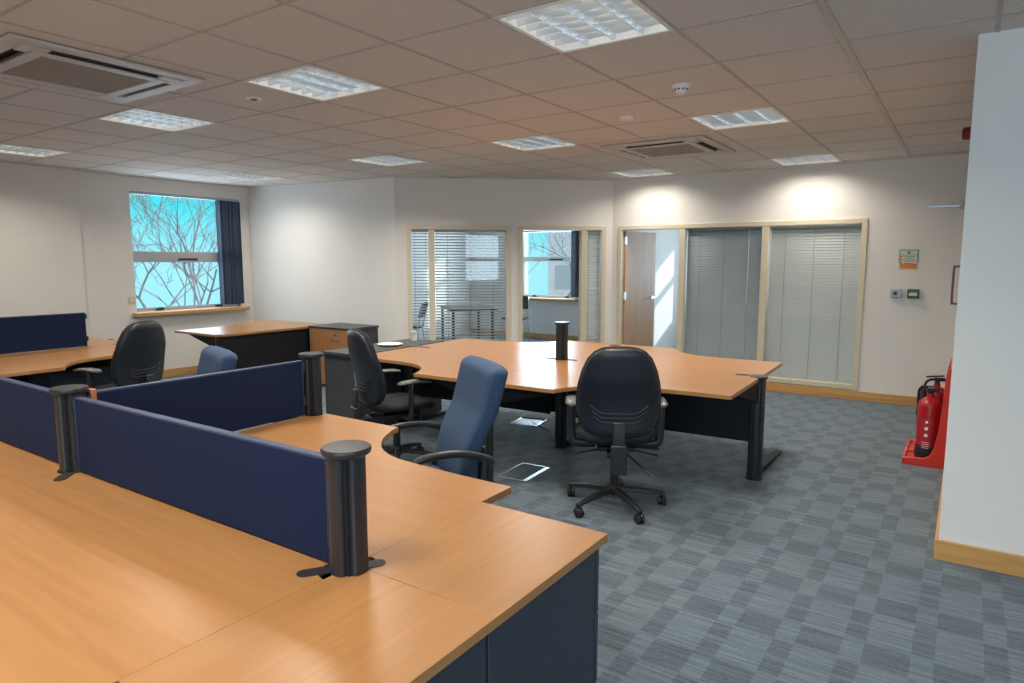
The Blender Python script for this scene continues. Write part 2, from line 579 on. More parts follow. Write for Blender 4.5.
outer_window('window_2', (-6.74, YF), (1, 0), 1.32, .80, 2.10, 0, 0, (1.50, 1.59), (0, 1), vent=(.47, .70), white=True)
outer_window('window_3', (-2.35, YF), (1, 0), 1.55, .80, 2.10, 0, 0, (1.50, 1.59), (0, 1), white=True)
def rear_window(name, x0, x1):
    root = bpy.data.objects.new(name, None); C.objects.link(root); struct(root)
    f = MB()
    for a in ((x0, .85, x1, .90), (x0, 2.32, x1, 2.36), (x0, .85, x0 + .05, 2.36), (x1 - .05, .85, x1, 2.36), (x0, 1.5, x1, 1.62)):
        f.box(a[0], YB - .12, a[1], a[2], YB - .07, a[3])
    f.build('window_frame', M['alu'], root)
    MB().box(x0 - .05, YB - .05, .81, x1 + .05, YB + .09, .85).build('window_sill', M['oak'], root)
for i, (a, b) in enumerate(((3.5, 5.1), (-.4, 1.5))):
    rear_window('window_%d' % (4 + i), a, b)

# vertical blinds drawn to the side of the outside windows
def vertical_blind(loc_fn, n, step, w, z0, z1, label, rail):
    root = thing('vertical_blind', label, 'blind')
    mb = MB()
    for i in range(n):
        p, ang = loc_fn(i)
        c, s_ = math.cos(ang), math.sin(ang)
        pts = []
        for k in range(7):
            u = (k / 6 - .5) * w
            bow = .006 * (1 - (2 * k / 6 - 1) ** 2)
            pts.append((p[0] + u * c - bow * s_, p[1] + u * s_ + bow * c))
        back = [(x + .0012 * s_, y - .0012 * c) for x, y in reversed(pts)]
        mb.prism(pts + back, z0, z1)
    mb.build('vanes', M['vane'], root)
    r = MB().box(*rail)
    r.build('head_rail', M['alu'], root, bevel=.004)
    return root
vertical_blind(lambda i: ((-7.965 + .006 * (i % 3), 2.335 + i * .0265), R(8 + 9 * (i % 2))), 12, .026, .085, .905, 2.325,
               'dark blue vertical blind gathered at the right of the big left window', (-8.0, 1.20, 2.325, -7.955, 2.655, 2.36))
vertical_blind(lambda i: ((-5.575 + i * .022, YF - .012), R(62)), 7, .026, .085, .83, 2.06,
               'dark blue vertical blind beside the meeting room window behind the glass', (-6.73, YF - .035, 2.06, -5.425, YF + .01, 2.095))

# ---------------------------------------------------------------- glazed partitions
def glazing(name, mt, x0, x1, z0, z1, mulls, door=None):
    root = bpy.data.objects.new(name, None); C.objects.link(root); struct(root)
    f = MB()
    t = .055
    zb = z0
    f.box(x0, -.018, zb, x0 + t, .118, z1 - t, mt)
    f.box(x1 - t, -.018, zb, x1, .118, z1 - t, mt)
    f.box(x0, -.018, z1 - t, x1, .118, z1, mt)
    edges = [x0 + t]
    for a, b in mulls:
        f.box(a, -.014, 0 if (door and abs(a - door[1]) < .02) else zb, b, .114, z1 - t, mt)
        edges += [a, b]
    edges.append(x1 - t)
    bays = [(edges[i], edges[i + 1]) for i in range(0, len(edges), 2)]
    for k, (a, b) in enumerate(bays):
        if door and k == 0: continue
        f.box(a, -.018, zb, b, .118, zb + t, mt)
    f.build('frame', M['cream'], root, bevel=.004)
    for k, (a, b) in enumerate(bays):
        if door and k == 0: continue
        MB().box(a - .005, .022, zb + t - .005, b + .005, .028, z1 - t + .005, mt).build('pane', M['glass_in'], root)
    return bays
def ven(name, mt, x0, x1, z0, z1, tilt, label, group=None, m='slat', pitch=.031, wand=None, w=.0365):
    root = thing(name, label, 'blind', tuple(mt @ Vector(((x0 + x1) / 2, .075, z0))), 0, group)
    inv = Matrix.Translation(-root.location) @ mt
    mb = MB()
    z = z0 + .02
    ct, st = math.cos(tilt), math.sin(tilt)
    while z < z1 - .026:
        top, bot = [], []
        for k in range(4):
            u = (k / 3 - .5) * w
            bow = .0050 * (1 - (2 * k / 3 - 1) ** 2)
            yy = u * ct - bow * st; zz = u * st + bow * ct
            top.append((yy, zz))
        v, f = [], []
        for xx in (x0 + .006, x1 - .006):
            v += [(xx, .075 + a, z + b) for a, b in top]
            v += [(xx, .075 + a + .0006 * st, z + b - .0006 * ct) for a, b in top]
        for k in range(3):
            f += [(k, k + 1, 8 + k + 1, 8 + k), (4 + k + 1, 4 + k, 12 + k, 12 + k + 1)]
        f += [(0, 8, 12, 4), (3, 7, 15, 11)]
        mb.add(v, f, False, inv)
        z += pitch
    mb.build('slats', M[m], root)
    MB().box(x0 + .004, .058, z1 - .03, x1 - .004, .092, z1 - .002, inv).build('head_rail', M[m], root, bevel=.002)
    MB().box(x0 + .006, .063, z0 + .002, x1 - .006, .087, z0 + .014, inv).build('bottom_rail', M[m], root, bevel=.002)
    n = 2 if x1 - x0 < .5 else 3
    c = MB()
    for k in range(n):
        xx = x0 + (x1 - x0) * (.18 + .64 * k / (n - 1))
        c.cyl((xx, .060, z0 + .01), (xx, .060, z1 - .02), .0016, n=6, m=inv)
    c.build('ladder_cord', M['cord'], root)
    if wand:
        wx, wz = wand
        MB().cyl((wx, .048, wz), (wx, .052, z1 - .03), .005, n=8, m=inv).build('tilt_wand', M['white'], root)
    return root
b1 = glazing('window_8', MT2, G1[0], G1[1], G1[2], G1[3], [(s2(2.385), s2(2.309))])
b2 = glazing('window_9', MT2, G2[0], G2[1], G2[2], G2[3], [(s2(.412), s2(.332))])
x0 = P0.x
b3 = glazing('window_10', MT3, G3[0], G4[1], .11, 1.955, [(-2.40 - x0, -2.325 - x0), (-1.42 - x0, -1.345 - x0)], door=(G3[0], -2.40 - x0))
# door jamb pieces down to the floor
mb = MB().box(G3[0], -.018, 0, G3[0] + .055, .118, .11, MT3)
struct(mb.build('trim_3', M['cream'], bevel=.003))
za, zb = .11 + .055, 1.955 - .055
ven('venetian_blind', MT2, b1[0][0], b1[0][1], za, zb, R(20), 'narrow open venetian blind in the leftmost glazed strip of the angled wall', None, 'slat', .037, w=.036)
ven('venetian_blind', MT2, b1[1][0], b1[1][1], za, zb, R(24), 'wide half open venetian blind in the angled wall behind the desks', None, 'slat', .037, w=.036)
ven('venetian_blind', MT2, b2[1][0], b2[1][1], za, zb, R(38), 'narrow venetian blind in the glazed strip left of the open door', None, 'slat_light', .037, w=.036)
ven('venetian_blind', MT3, b3[1][0], b3[1][1], za, zb, R(57), 'closed dark grey venetian blind right beside the open door', None, 'slat', wand=(b3[1][1] - .16, 1.0))
ven('venetian_blind', MT3, b3[2][0], b3[2][1], za, zb, R(60), 'closed pale grey venetian blind, rightmost of the glazed wall', None, 'slat_light')

# ---------------------------------------------------------------- open door to the office
dr = bpy.data.objects.new('door_1', None); C.objects.link(dr); struct(dr)
dr.location = (-3.165, 5.03, 0)
dr.rotation_euler = (0, 0, R(90 - 7.5))
MB().box(0, -.022, .008, .77, .022, 1.89).build('door_leaf', M['door'], dr, bevel=.002)
h = MB()
for s in (-1, 1):
    h.cyl((.71, s * .022, 1.0), (.71, s * .030, 1.0), .026, n=16)
    h.cyl((.71, s * .030, 1.0), (.71, s * .062, 1.0), .009, n=10)
    h.cyl((.715, s * .060, 1.0), (.60, s * .060, 1.0), .009, n=10)
h.build('door_handle', M['chrome'], dr)
for z in (.2, 1.0, 1.72):
    MB().box(-.012, -.024, z, .03, .024, z + .1).build('hinge', M['steel'], dr)
# second door in the right side wall, only its pull handle and closer show past the wall end
d2 = bpy.data.objects.new('door_2', None); C.objects.link(d2); struct(d2)
d2.location = (.53, 2.3, 0)
MB().box(-.003, 0, .006, .03, .9, 2.0).build('door_leaf', M['door'], d2, bevel=.002)
hb = MB().tube(catmull([(-.002, .80, 1.175), (-.05, .80, 1.18), (-.058, .80, 1.20), (-.058, .80, 1.44), (-.05, .80, 1.46), (-.002, .80, 1.465)], 4), .008, 10)
hb.build('pull_handle', mat('bronze', (.16, .12, .10), .4, metal=.5), d2)

# ================================================================ ceiling fittings
def ceiling_light(x, y, label, proto=None):
    if proto is not None:
        r = dup(proto, (x + .3, y + .3, H), 0, label)
    else:
        r = thing('ceiling_light', label, 'ceiling light', (x + .3, y + .3, H), 0, 'recessed louvre lights in the ceiling grid')
        a = .289
        f = MB()
        for q in ((-a - .008, -a - .008, a + .008, -a + .014), (-a - .008, a - .014, a + .008, a + .008), (-a - .008, -a, -a + .014, a), (a - .014, -a, a + .008, a)):
            f.box(q[0], q[1], -.006, q[2], q[3], .004)
        f.build('frame', M['fitting_rim'], r, bevel=.002)
        b = MB()
        b.box(-a, -a, .105, a, a, .112)
        for q in ((-a, -a, -a + .004, a), (a - .004, -a, a, a), (-a, -a, a, -a + .004), (-a, a - .004, a, a)):
            b.box(q[0], q[1], .002, q[2], q[3], .105)
        b.build('housing', M['housing'], r)
        lv = MB(); lx = MB()
        n1, n2 = 4, 7
        for i in range(1, n1):                              # long blades, V section, across x
            xx = -a + 2 * a * i / n1
            v = [(xx - .002, -a, .002), (xx + .002, -a, .002), (xx + .007, -a, .045), (xx - .007, -a, .045)]
            v += [(p[0], a, p[2]) for p in v]
            lv.add(v, [(0, 1, 2, 3), (7, 6, 5, 4), (0, 4, 5, 1), (1, 5, 6, 2), (2, 6, 7, 3), (3, 7, 4, 0)])
        for j in range(1, n2):
            yy = -a + 2 * a * j / n2
            v = [(-a, yy - .0015, .006), (-a, yy + .0015, .006), (-a, yy + .007, .042), (-a, yy - .007, .042)]
            v += [(a, p[1], p[2]) for p in v]
            lx.add(v, [(0, 1, 2, 3), (7, 6, 5, 4), (0, 4, 5, 1), (1, 5, 6, 2), (2, 6, 7, 3), (3, 7, 4, 0)])
        lv.build('louvre', M['louvre'], r)
        lx.build('cross_blades', M['louvre_dark'], r)
        for i in range(4):
            xx = -a + 2 * a * (i + .5) / 4
            MB().cyl((xx, -a + .02, .072), (xx, a - .02, .072), .013, n=10).build('lamp_tube', M['tube'], r)
    area('lamp_light', (x + .3, y + .3, H - .008), (0, 0, 0), .52, .52, LAMP_W * (.44 if y > 4 else .55 if x < -6 else 1), LAMP_COL, LAMP_SPREAD)
    return r
labs = ['large louvred ceiling light nearest the camera at the top of the picture',
        'louvred ceiling light right of the left air conditioning unit, above the screens',
        'louvred ceiling light right of the smaller air unit, beyond the hanging smoke detector',
        'louvred ceiling light above the middle desk group and its cable post',
        'louvred ceiling light just below the left air conditioning unit',
        'louvred ceiling light by the kink where angled wall meets straight wall',
        'small far louvred ceiling light by the big left window',
        'far right louvred ceiling light above the pale closed blind',
        'far louvred ceiling light beyond the smaller air unit, above the angled wall corner',
        'louvred ceiling light overhead beside the camera', 'louvred ceiling light above the front left desk',
        'louvred ceiling light behind the front screens', 'louvred ceiling light by the left pier', 'louvred ceiling light behind the camera']
proto = None
for (x, y), lb in zip(LIGHTS, labs):
    o = ceiling_light(x, y, lb, proto)
    proto = proto or o

def air_unit(cx, cy, label):
    r = thing('air_conditioner', label, 'air conditioner', (cx, cy, H - .004), 0, 'ceiling cassette air units')
    a = .475
    p = MB()
    # panel ring around the intake, with four slots let in
    ring_o = [(-a, -a), (a, -a), (a, a), (-a, a)]
    i0, s0, s1 = .275, .335, .395
    p.box(-a, -a, -.016, a, -s1, .0); p.box(-a, s1, -.016, a, a, .0)
    p.box(-a, -s1, -.016, -s1, s1, 0); p.box(s1, -s1, -.016, a, s1, 0)
    p.box(-s0, -s0, -.026, s0, -i0, 0); p.box(-s0, i0, -.026, s0, s0, 0)
    p.box(-s0, -i0, -.026, -i0, i0, 0); p.box(i0, -i0, -.026, s0, i0, 0)
    for sx in (-1, 1):
        for sy in (-1, 1):
            p.box(sx * s1, sy * s1, -.022, sx * s0, sy * (s0 - .06), 0)
            p.box(sx * s0, sy * s1, -.022, sx * (s0 - .06), sy * s0, 0)
    p.build('panel', M['ac_white'], r, bevel=.004)
    MB().box(-s1, -s1, -.004, s1, s1, .0).build('duct', M['slot'], r)
    g = MB().box(-i0, -i0, -.016, i0, i0, -.004)
    k = -i0 + .02
    while k < i0 - .01:
        g.box(-i0 + .006, k, -.0175, i0 - .006, k + .007, -.016)
        k += .014
    g.build('intake_grille', M['grille'], r)
    for ang in range(4):
        m = Matrix.Rotation(ang * PI / 2, 4, 'Z')
        f = MB().box(-s0 + .07, s0 + .006, -.020, s0 - .07, s0 + .020, -.012, m)
        f.build('air_flap', M['slot'], r)
    return r
air_unit(-3.60, -1.22, 'larger white ceiling air unit at the top left edge')
air_unit(-1.80, 3.02, 'smaller looking white ceiling air unit above the glazed wall')

def det(kind):
    if kind == 0:
        r = thing('smoke_detector', 'white smoke detector hanging under the ceiling beside the right light', 'smoke detector', (-.92, .93, H))
        MB().lathe([(.0, 0), (.052, 0), (.055, -.004), (.052, -.016), (.046, -.020), (0, -.020)]).build('base', M['white'], r)
        MB().lathe([(.0, -.02), (.040, -.020), (.038, -.034), (.026, -.050), (0, -.052)]).build('sensor_head', M['white'], r)
        sl = MB()
        for k in range(10):
            a = k * PI / 5
            sl.box(-.006, .034, -.034, .006, .0405, -.026, Matrix.Rotation(a, 4, 'Z'))
        sl.build('vent_slots', M['slot'], r)
    elif kind == 1:
        r = thing('smoke_detector', 'flat cream smoke detector in front of the smaller air unit', 'smoke detector', (-1.56, 1.57, H))
        MB().lathe([(.0, 0), (.056, 0), (.057, -.006), (.05, -.022), (.02, -.026), (0, -.026)]).build('base', M['white'], r)
        MB().lathe([(.0, -.024), (.018, -.024), (.016, -.032), (0, -.034)]).build('sensor_head', M['white'], r)
    else:
        r = thing('ceiling_sensor', 'small flush white disc sensor between the two left lights', 'sensor', (-3.31, -.30, H))
        MB().lathe([(.0, 0), (.05, 0), (.05, -.004), (.04, -.007), (0, -.007)]).build('base', M['white'], r)
        MB().lathe([(.0, -.006), (.022, -.006), (.018, -.012), (0, -.014)]).build('lens', M['grey_plastic'], r)
for k in range(3): det(k)

# red sounder high on the right side wall
r = thing('alarm_sounder', 'dark red fire alarm sounder high at the right wall edge', 'alarm', (.53, 3.0, 2.43))
m = Matrix.Rotation(-PI / 2, 4, 'Y')
MB().lathe([(0, 0), (.052, 0), (.052, .022), (.046, .026), (0, .026)], m=m).build('base', mat('sounder_red', (.22, .02, .018), .4), r)
MB().lathe([(0, .026), (.046, .026), (.046, .060), (.036, .072), (0, .074)], m=m).build('cap', bpy.data.materials['sounder_red'], r)

# ================================================================ desks
DT = .72
DW, DD, DR, DRW = 1.50, .765, 1.155, .56
def desk_outline(W_=DW, D=DD, RL=DR, RW=DRW, ye=None, cr=.058):
    """outline with round cut-outs for the posts at the corner, the long end and the return (at ye)"""
    o = [(cr * math.sin(PI / 2 * k / 6), cr * math.cos(PI / 2 * k / 6)) for k in range(7)]
    o += [(W_ - cr * math.cos(PI / 2 * k / 6), cr * math.sin(PI / 2 * k / 6)) for k in range(7)]
    o += [(W_, D)]
    o += [(W_ - .25, D + .002), (W_ - .45, D + .012)]
    o += bez((W_ - .55, D + .02), (RW + .20, D + .05), (RW + .08, D + .16), (RW, RL - .02), 9)
    o += [(RW, RL)]
    if ye is None:
        o += [(0, RL)]
    else:
        a0 = PI / 2
        if ye + cr > RL: a0 = math.asin((RL - ye) / cr)
        if a0 == PI / 2: o += [(0, RL)]
        o += [(cr * math.cos(a), ye + cr * math.sin(a)) for a in [a0 - (a0 + PI / 2) * k / 10 for k in range(11)]]
    return o

def desk(name, label, org, ex, ey, mx='beech_x', modesty=True, group=None, W_=DW, D=DD, RL=DR, RW=DRW, seed=0, ret_mod=False, ye=None, mod_end=.09):
    """ex: direction of the long side, ey: direction towards the user (unit 2-vectors)"""
    r = thing(name, label, 'desk', (org[0], org[1], 0), 0, group)
    g = .0005
    out = [(x * ex[0] + y * ey[0], x * ex[1] + y * ey[1]) for x, y in [(max(x, g), max(y, g)) for x, y in desk_outline(W_, D, RL, RW, ye)]]
    MB().prism(out, DT - .025, DT).build('desktop', M[mx], r, bevel=.0012)
    def bx(mb, x0, y0, z0, x1, y1, z1):
        m2 = Matrix(((ex[0], ey[0], 0, 0), (ex[1], ey[1], 0, 0), (0, 0, 1, 0), (0, 0, 0, 1)))
        mb.box(x0, y0, z0, x1, y1, z1, m2)
        return mb
    if modesty:
        bx(MB(), .08, .03, .27, W_ - mod_end, .048, DT - .026).build('modesty_panel', M['black_metal'], r, bevel=.002)
        if ret_mod:
            bx(MB(), .03, .07, .27, .048, RL - .12, DT - .026).build('side_panel', M['black_metal'], r, bevel=.002)
    # support beam under the top
    b = bx(MB(), .10, .09, DT - .065, W_ - .08, .13, DT - .0255)
    b.build('support_beam', M['black_metal'], r)
    return r

def post(name, label, loc, z_top, arms=(), feet=(), grommet=None, cap=True, group=None, rad=.050, owner=None):
    """ribbed round column; arms/feet are (dx,dy,length)"""
    r = None if owner else thing(name, label, 'desk post', (loc[0], loc[1], 0), 0, group)
    n = 48
    ring = []
    for i in range(n):
        a = 2 * PI * i / n
        k = i % 12
        rr = rad * (.80 if k in (5, 7) else (.93 if k in (4, 6, 8) else 1.0))
        ring.append((rr * math.cos(a), rr * math.sin(a)))
    col = MB().rings([[(x, y, .012) for x, y in ring], [(x, y, z_top - .012) for x, y in ring]])
    if owner:
        r = col.build('leg', M['post'], owner, loc=(loc[0] - owner.location.x, loc[1] - owner.location.y, 0), angle=25)
    else:
        col.build('column', M['post'], r, angle=25)
    MB().lathe([(0, 0), (rad * 1.16, 0), (rad * 1.16, .012), (rad * 1.05, .018), (0, .018)], n=32).build('base_ring', M['black_plastic'], r)
    if cap:
        c = rad * 1.24
        MB().lathe([(0, z_top - .022), (rad * 1.02, z_top - .022), (c * .97, z_top - .016), (c, z_top - .010), (c, z_top - .004), (c * .96, z_top), (0, z_top + .001)], n=36).build('cap', M['post'], r, angle=50)
    for dx, dy, L in arms:
        d = Vector((dx, dy, 0)).normalized(); nn = Vector((-d.y, d.x, 0))
        m = Matrix(((d.x, nn.x, 0, 0), (d.y, nn.y, 0, 0), (0, 0, 1, 0), (0, 0, 0, 1)))
        zt = DT - .027
        v = [(rad * .7, -.022, zt), (L, -.016, zt), (L, -.016, zt - .02), (rad * .7, -.022, zt - .15)]
        v += [(p[0], -p[1], p[2]) for p in v]
        MB().add(v, [(0, 1, 2, 3), (7, 6, 5, 4), (0, 4, 5, 1), (1, 5, 6, 2), (2, 6, 7, 3), (3, 7, 4, 0)], False, m).build('arm', M['black_metal'], r, bevel=.003)
    for dx, dy, L in feet:
        d = Vector((dx, dy, 0)).normalized(); nn = Vector((-d.y, d.x, 0))
        m = Matrix(((d.x, nn.x, 0, 0), (d.y, nn.y, 0, 0), (0, 0, 1, 0), (0, 0, 0, 1)))
        v = [(rad * .6, -.035, 0.014), (L, -.026, 0.014), (L, -.026, .030), (rad * .6, -.035, .062)]
        v += [(p[0], -p[1], p[2]) for p in v]
        f = MB().add(v, [(0, 1, 2, 3), (7, 6, 5, 4), (0, 4, 5, 1), (1, 5, 6, 2), (2, 6, 7, 3), (3, 7, 4, 0)], False, m)
        f.build('foot', M['black_metal'], r, bevel=.004)
        MB().lathe([(0, 0), (.022, 0), (.022, .012), (.012, .016), (0, .016)], (d.x * (L - .04), d.y * (L - .04), 0), 16).build('levelling_glide', M['black_plastic'], r)
    if grommet:
        for gx, gy, ga, gl in grommet:
            pts = []
            w = .020
            for k in range(9):
                a = -PI / 2 + PI * k / 8
                pts.append((gl / 2 + w * math.cos(a), w * math.sin(a)))
            for k in range(9):
                a = PI / 2 + PI * k / 8
                pts.append((-gl / 2 + w * math.cos(a), w * math.sin(a)))
            c, s_ = math.cos(ga), math.sin(ga)
            pts = [(gx + x * c - y * s_, gy + x * s_ + y * c) for x, y in pts]
            MB().prism(pts, DT + .0004, DT + .0025).build('grommet', M['slot'], r)
    return r

def screen(label, p0, p1, z0, z1, group=None, clip=0):
    p0, p1 = Vector((*p0, 0)), Vector((*p1, 0))
    L = (p1 - p0).length
    r = thing('desk_screen', label, 'desk screen', (p0.x, p0.y, z0), math.atan2(p1.y - p0.y, p1.x - p0.x), group)
    h = z1 - z0
    MB().box(0.004, -.013, .004, L - .004, .013, h - .006).build('panel', M['navy_fabric'], r, bevel=.004)
    t = MB()
    t.box(0, -.0145, h - .010, L, .0145, h)
    t.box(0, -.0145, 0, .006, .0145, h); t.box(L - .006, -.0145, 0, L, .0145, h)
    t.build('edge_trim', M['navy_trim'], r, bevel=.003)
    for xx in (-.012, L - .004):
        for zz in (.05, h - .06):
            b = MB().box(xx, -.017, zz, xx + .016, .017, zz + .045)
            b.build('bracket', M['post'], r, bevel=.002)
    if clip:
        MB().box(.004, -.019, h - .035, .026, .019, h + .010).build('corner_clip', M['brass'], r, bevel=.003)
    return r

# ---- front group (screens between tall posts)
FC = (-2.175, -1.945)
G_F = 'front desk group'
desk('wave_desk', 'near beech wave desk right behind the low blue screen, chair tucked at its curve', FC, (1, 0), (0, 1), seed=1, W_=1.475, ye=1.115)
desk('wave_desk', 'nearest beech desk filling the lower left corner, in front of the screen', FC, (1, 0), (0, -1), seed=2, W_=1.475, ye=1.105)
desk('wave_desk', 'beech desk hidden behind the angled blue screen', FC, (-1, 0), (0, 1), W_=1.475, D=.47, RL=.52, RW=.45)
desk('wave_desk', 'beech desk at the lower left edge beyond the corner post', FC, (-1, 0), (0, -1), W_=1.475, ye=1.105)
post('screen_post', 'black ribbed post nearest the camera on the front desk', (-.689, -1.928), 1.042,
     grommet=[(-.05, -.05, R(55), .08), (.02, .032, R(62), .07)])
post('screen_post', 'black ribbed post at the far end of the angled screen', (-2.18, -.83), 1.035, arms=[(1, 0, .45), (-1, 0, .45)], feet=[(0, 1, .2)])
post('screen_post', 'black ribbed corner post at the left edge where both screens meet', FC, 1.035, grommet=[(.06, -.06, R(-45), .08)])
post('screen_post', 'black ribbed post at the hidden end of the front desks', (FC[0], -3.05), 1.035, arms=[(1, 0, .45), (-1, 0, .45)])
post('screen_post', 'black ribbed post beyond the left edge of the front desks', (-3.65, -1.94), 1.035)
screen('low navy screen across the front desk, between near post and corner post', (-2.115, -1.945), (-.746, -1.930), .7215, 1.006)
screen('navy screen running away at an angle behind the front screen', (-2.175, -1.885), (-2.18, -.892), .7215, 1.006, clip=1)
screen('navy screen left of the corner post', (-3.585, -1.94), (-2.24, -1.945), .7215, 1.006)

def pedestal(label, x0, y0, x1, y1, face, top_mat, body='anthracite', top_over=.0, drawers=3, front_mat=None, group=None, zt=DT, rz=0, notch=0):
    """desk-high pedestal; face = '+y','-y' side carrying the drawers"""
    cx, cy = (x0 + x1) / 2, (y0 + y1) / 2
    r = thing('desk_pedestal', label, 'pedestal', (cx, cy, 0), rz, group)
    a, b = (x1 - x0) / 2, (y1 - y0) / 2
    if rz: a, b = b, a
    s = 1 if face == '+y' else -1
    fr = .018
    yb0, yb1 = (-b, b - fr) if s > 0 else (-b + fr, b)
    MB().box(-a + .028 + notch, yb0 + .006, .03, a - .028, yb1 - .002, zt - .0255).build('carcass', M[body], r, bevel=.002)
    MB().box(-a + .03, -b + .04, 0, a - .03, b - .04, .03).build('plinth', M['black_plastic'], r)
    top = [(-a, -b), (a, -b), (a, b), (-a, b)]
    if notch:
        q = -s                                          # the post stands at the corner away from the drawers
        arc = [(-a + .058 * math.sin(PI / 2 * k / 6), q * (b - .058 * math.cos(PI / 2 * k / 6))) for k in range(7)]
        arc = [(-a, q * (b - .058))] + [(-a + .058 * math.sin(t), q * (b - .058 * math.cos(t))) for t in [PI / 2 * k / 6 for k in range(1, 6)]] + [(-a + .058, q * b)]
        top = (arc + [(a, q * b), (a, -q * b), (-a, -q * b)])
    MB().prism(top, zt - .025, zt).build('top', M[top_mat], r, bevel=.0012)
    z = .035
    hgt = (zt - .03 - z) / drawers
    for k in range(drawers):
        d = MB()
        d.box(-a + .026, s * (b - fr), z + hgt * k + .002, a - .026, s * b * .998, z + hgt * (k + 1) - .002)
        d = d.build('drawer', M[front_mat or body], r, bevel=.002)
        hz = z + hgt * (k + 1) - .06
        MB().tube(catmull([(-.06, s * b, hz), (-.055, s * (b + .018), hz), (0, s * (b + .024), hz), (.055, s * (b + .018), hz), (.06, s * b, hz)], 3), .005, 8).build('handle', M['grey_plastic'], d)
    return r
pedestal('dark desk-high pedestal with beech top at the right end of the front desks', -.6995, -1.9045, -.243, -1.355, '+y', 'beech_y', notch=.03)
pedestal('dark desk-high pedestal with beech top nearest the camera', -.6995, -2.488, -.243, -1.9055, '-y', 'beech_y', notch=.03)

# ---- middle group around the short cable post
MC = (-2.085, 1.56)
ca, sa = math.cos(R(2.0)), math.sin(R(2.0))
cl, sl_ = ca, sa
DFR = desk('wave_desk', 'middle group desk at front right, behind the centred black chair', MC, (ca, sa), (sa, -ca), W_=1.53, ye=1.06, mod_end=.055)
DBR = desk('wave_desk', 'middle group desk at back right, in front of the open door', MC, (ca, sa), (-sa, ca), W_=1.53, ye=1.06, mod_end=.055)
DFL = desk('wave_desk', 'middle group desk at front left, behind the blue chair', MC, (-cl, -sl_), (sl_, -cl), W_=1.53, ye=1.06)
DBL = desk('wave_desk', 'middle group desk at back left, in front of the half open blind', MC, (-cl, -sl_), (-sl_, cl), W_=1.53, ye=1.06)
post('cable_post', 'short black cable post standing on the middle desks', MC, 1.02, feet=[(.7, .7, .12)], cap=True,
     grommet=[(-.09, .0, 0, .10), (.08, .01, 0, .07)])
def mp(x, y): return (MC[0] + x * ca - y * sa, MC[1] + x * sa + y * ca)
post('leg', '', mp(1.515, .01), DT + .004, arms=[(-.12, -1, .50)], feet=[(0, 1, .72)], grommet=[(-.11, .0, R(15), .05)], owner=DFR)
post('leg', '', mp(0, -1.06), DT - .028, arms=[(1, 0, .50), (-1, 0, .50)], cap=False, rad=.042, owner=DFL)
post('leg', '', mp(0, 1.06), DT - .028, arms=[(1, 0, .50), (-1, 0, .50)], cap=False, rad=.042, owner=DBR)
post('leg', '', mp(-1.515, 0), DT + .003, arms=[(0, 1, .5), (0, -1, .5)], feet=[(0, 1, .5), (0, -1, .5)], grommet=[(.11, .0, R(15), .05)], rad=.044, owner=DBL)
pedestal('dark graphite pedestal with paper plate beside the left black chair', -4.07, .80, -3.64, 1.375, '+y', 'grey_board', 'grey_board', rz=R(90))
pedestal('dark graphite pedestal behind the one with the plate', -4.09, 1.38, -3.66, 1.96, '+y', 'grey_board', 'grey_board', rz=R(90))

# ---- corner desk by the window
KC = (-5.99, 2.52)
DK = desk('corner_desk', 'beech corner desk with black front panel under the left window', KC, (0, -1), (-1, 0), 'beech_y', ret_mod=False, W_=1.50, D=.85, mod_end=.03)
post('leg', '', (-6.115, 1.12), DT - .028, arms=[(-1, 0, .58)], feet=[(-1, 0, .6)], cap=False, owner=DK)
post('leg', '', (-6.12, 2.44), DT - .028, arms=[(-1, 0, .6)], feet=[(-1, 0, .6)], cap=False, owner=DK)
# wide beech-fronted filing cabinet
r = thing('filing_cabinet', 'beech fronted filing cabinet with dark top beside the corner desk', 'cabinet', (-5.635, 2.60, 0))
CB = .075
MB().box(-.34, -.38, .03, .34, CB, .705).build('carcass', M['grey_board'], r, bevel=.002)
MB().box(-.31, -.34, 0, .31, CB - .02, .03).build('plinth', M['black_plastic'], r)
MB().box(-.35, -.405, .706, .35, CB + .01, .73).build('top', M['grey_board'], r, bevel=.003)
for z0_, z1_ in ((.035, .365), (.37, .702)):
    d = MB().box(-.336, -.40, z0_, .336, -.382, z1_).build('drawer', M['beech_z'], r, bevel=.002)
    MB().tube(catmull([(.06, -.40, z1_ - .12), (.065, -.42, z1_ - .12), (.12, -.427, z1_ - .12), (.175, -.42, z1_ - .12), (.18, -.40, z1_ - .12)], 3), .005, 8).build('handle', M['grey_plastic'], d)
    MB().cyl((.12, -.401, z1_ - .06), (.12, -.404, z1_ - .06), .011, n=12).build('lock', M['black_plastic'], d)

# ---- left group at the picture edge
LC = (-6.10, -1.42)
DL1 = desk('wave_desk', 'beech desk at the left edge in front of the far left black chair', LC, (0, 1), (1, 0), 'beech_y', W_=1.46, D=.80)
DL2 = desk('wave_desk', 'beech desk behind the left edge screen, by the wall', LC, (0, 1), (-1, 0), 'beech_y', W_=1.60, D=.80)
screen('dark navy screen at the left picture edge', (-6.11, -1.36), (-6.11, -.21), .7215, 1.035)
post('screen_post', 'black post at the hidden end of the left edge screen', LC, 1.04)
post('leg', '', (-6.10, .03), DT - .028, arms=[(1, 0, .55), (-1, 0, .55)], feet=[(-1, 0, .5)], cap=False, grommet=[(-.42, .16, 0, .05)], owner=DL2)
r = thing('drawer_unit', 'dark grey drawer unit under the left edge desk behind the armrest', 'pedestal', (-5.75, -.47, 0))
MB().box(-.21, -.28, .05, .21, .28, .60).build('carcass', M['grey_board'], r, bevel=.002)
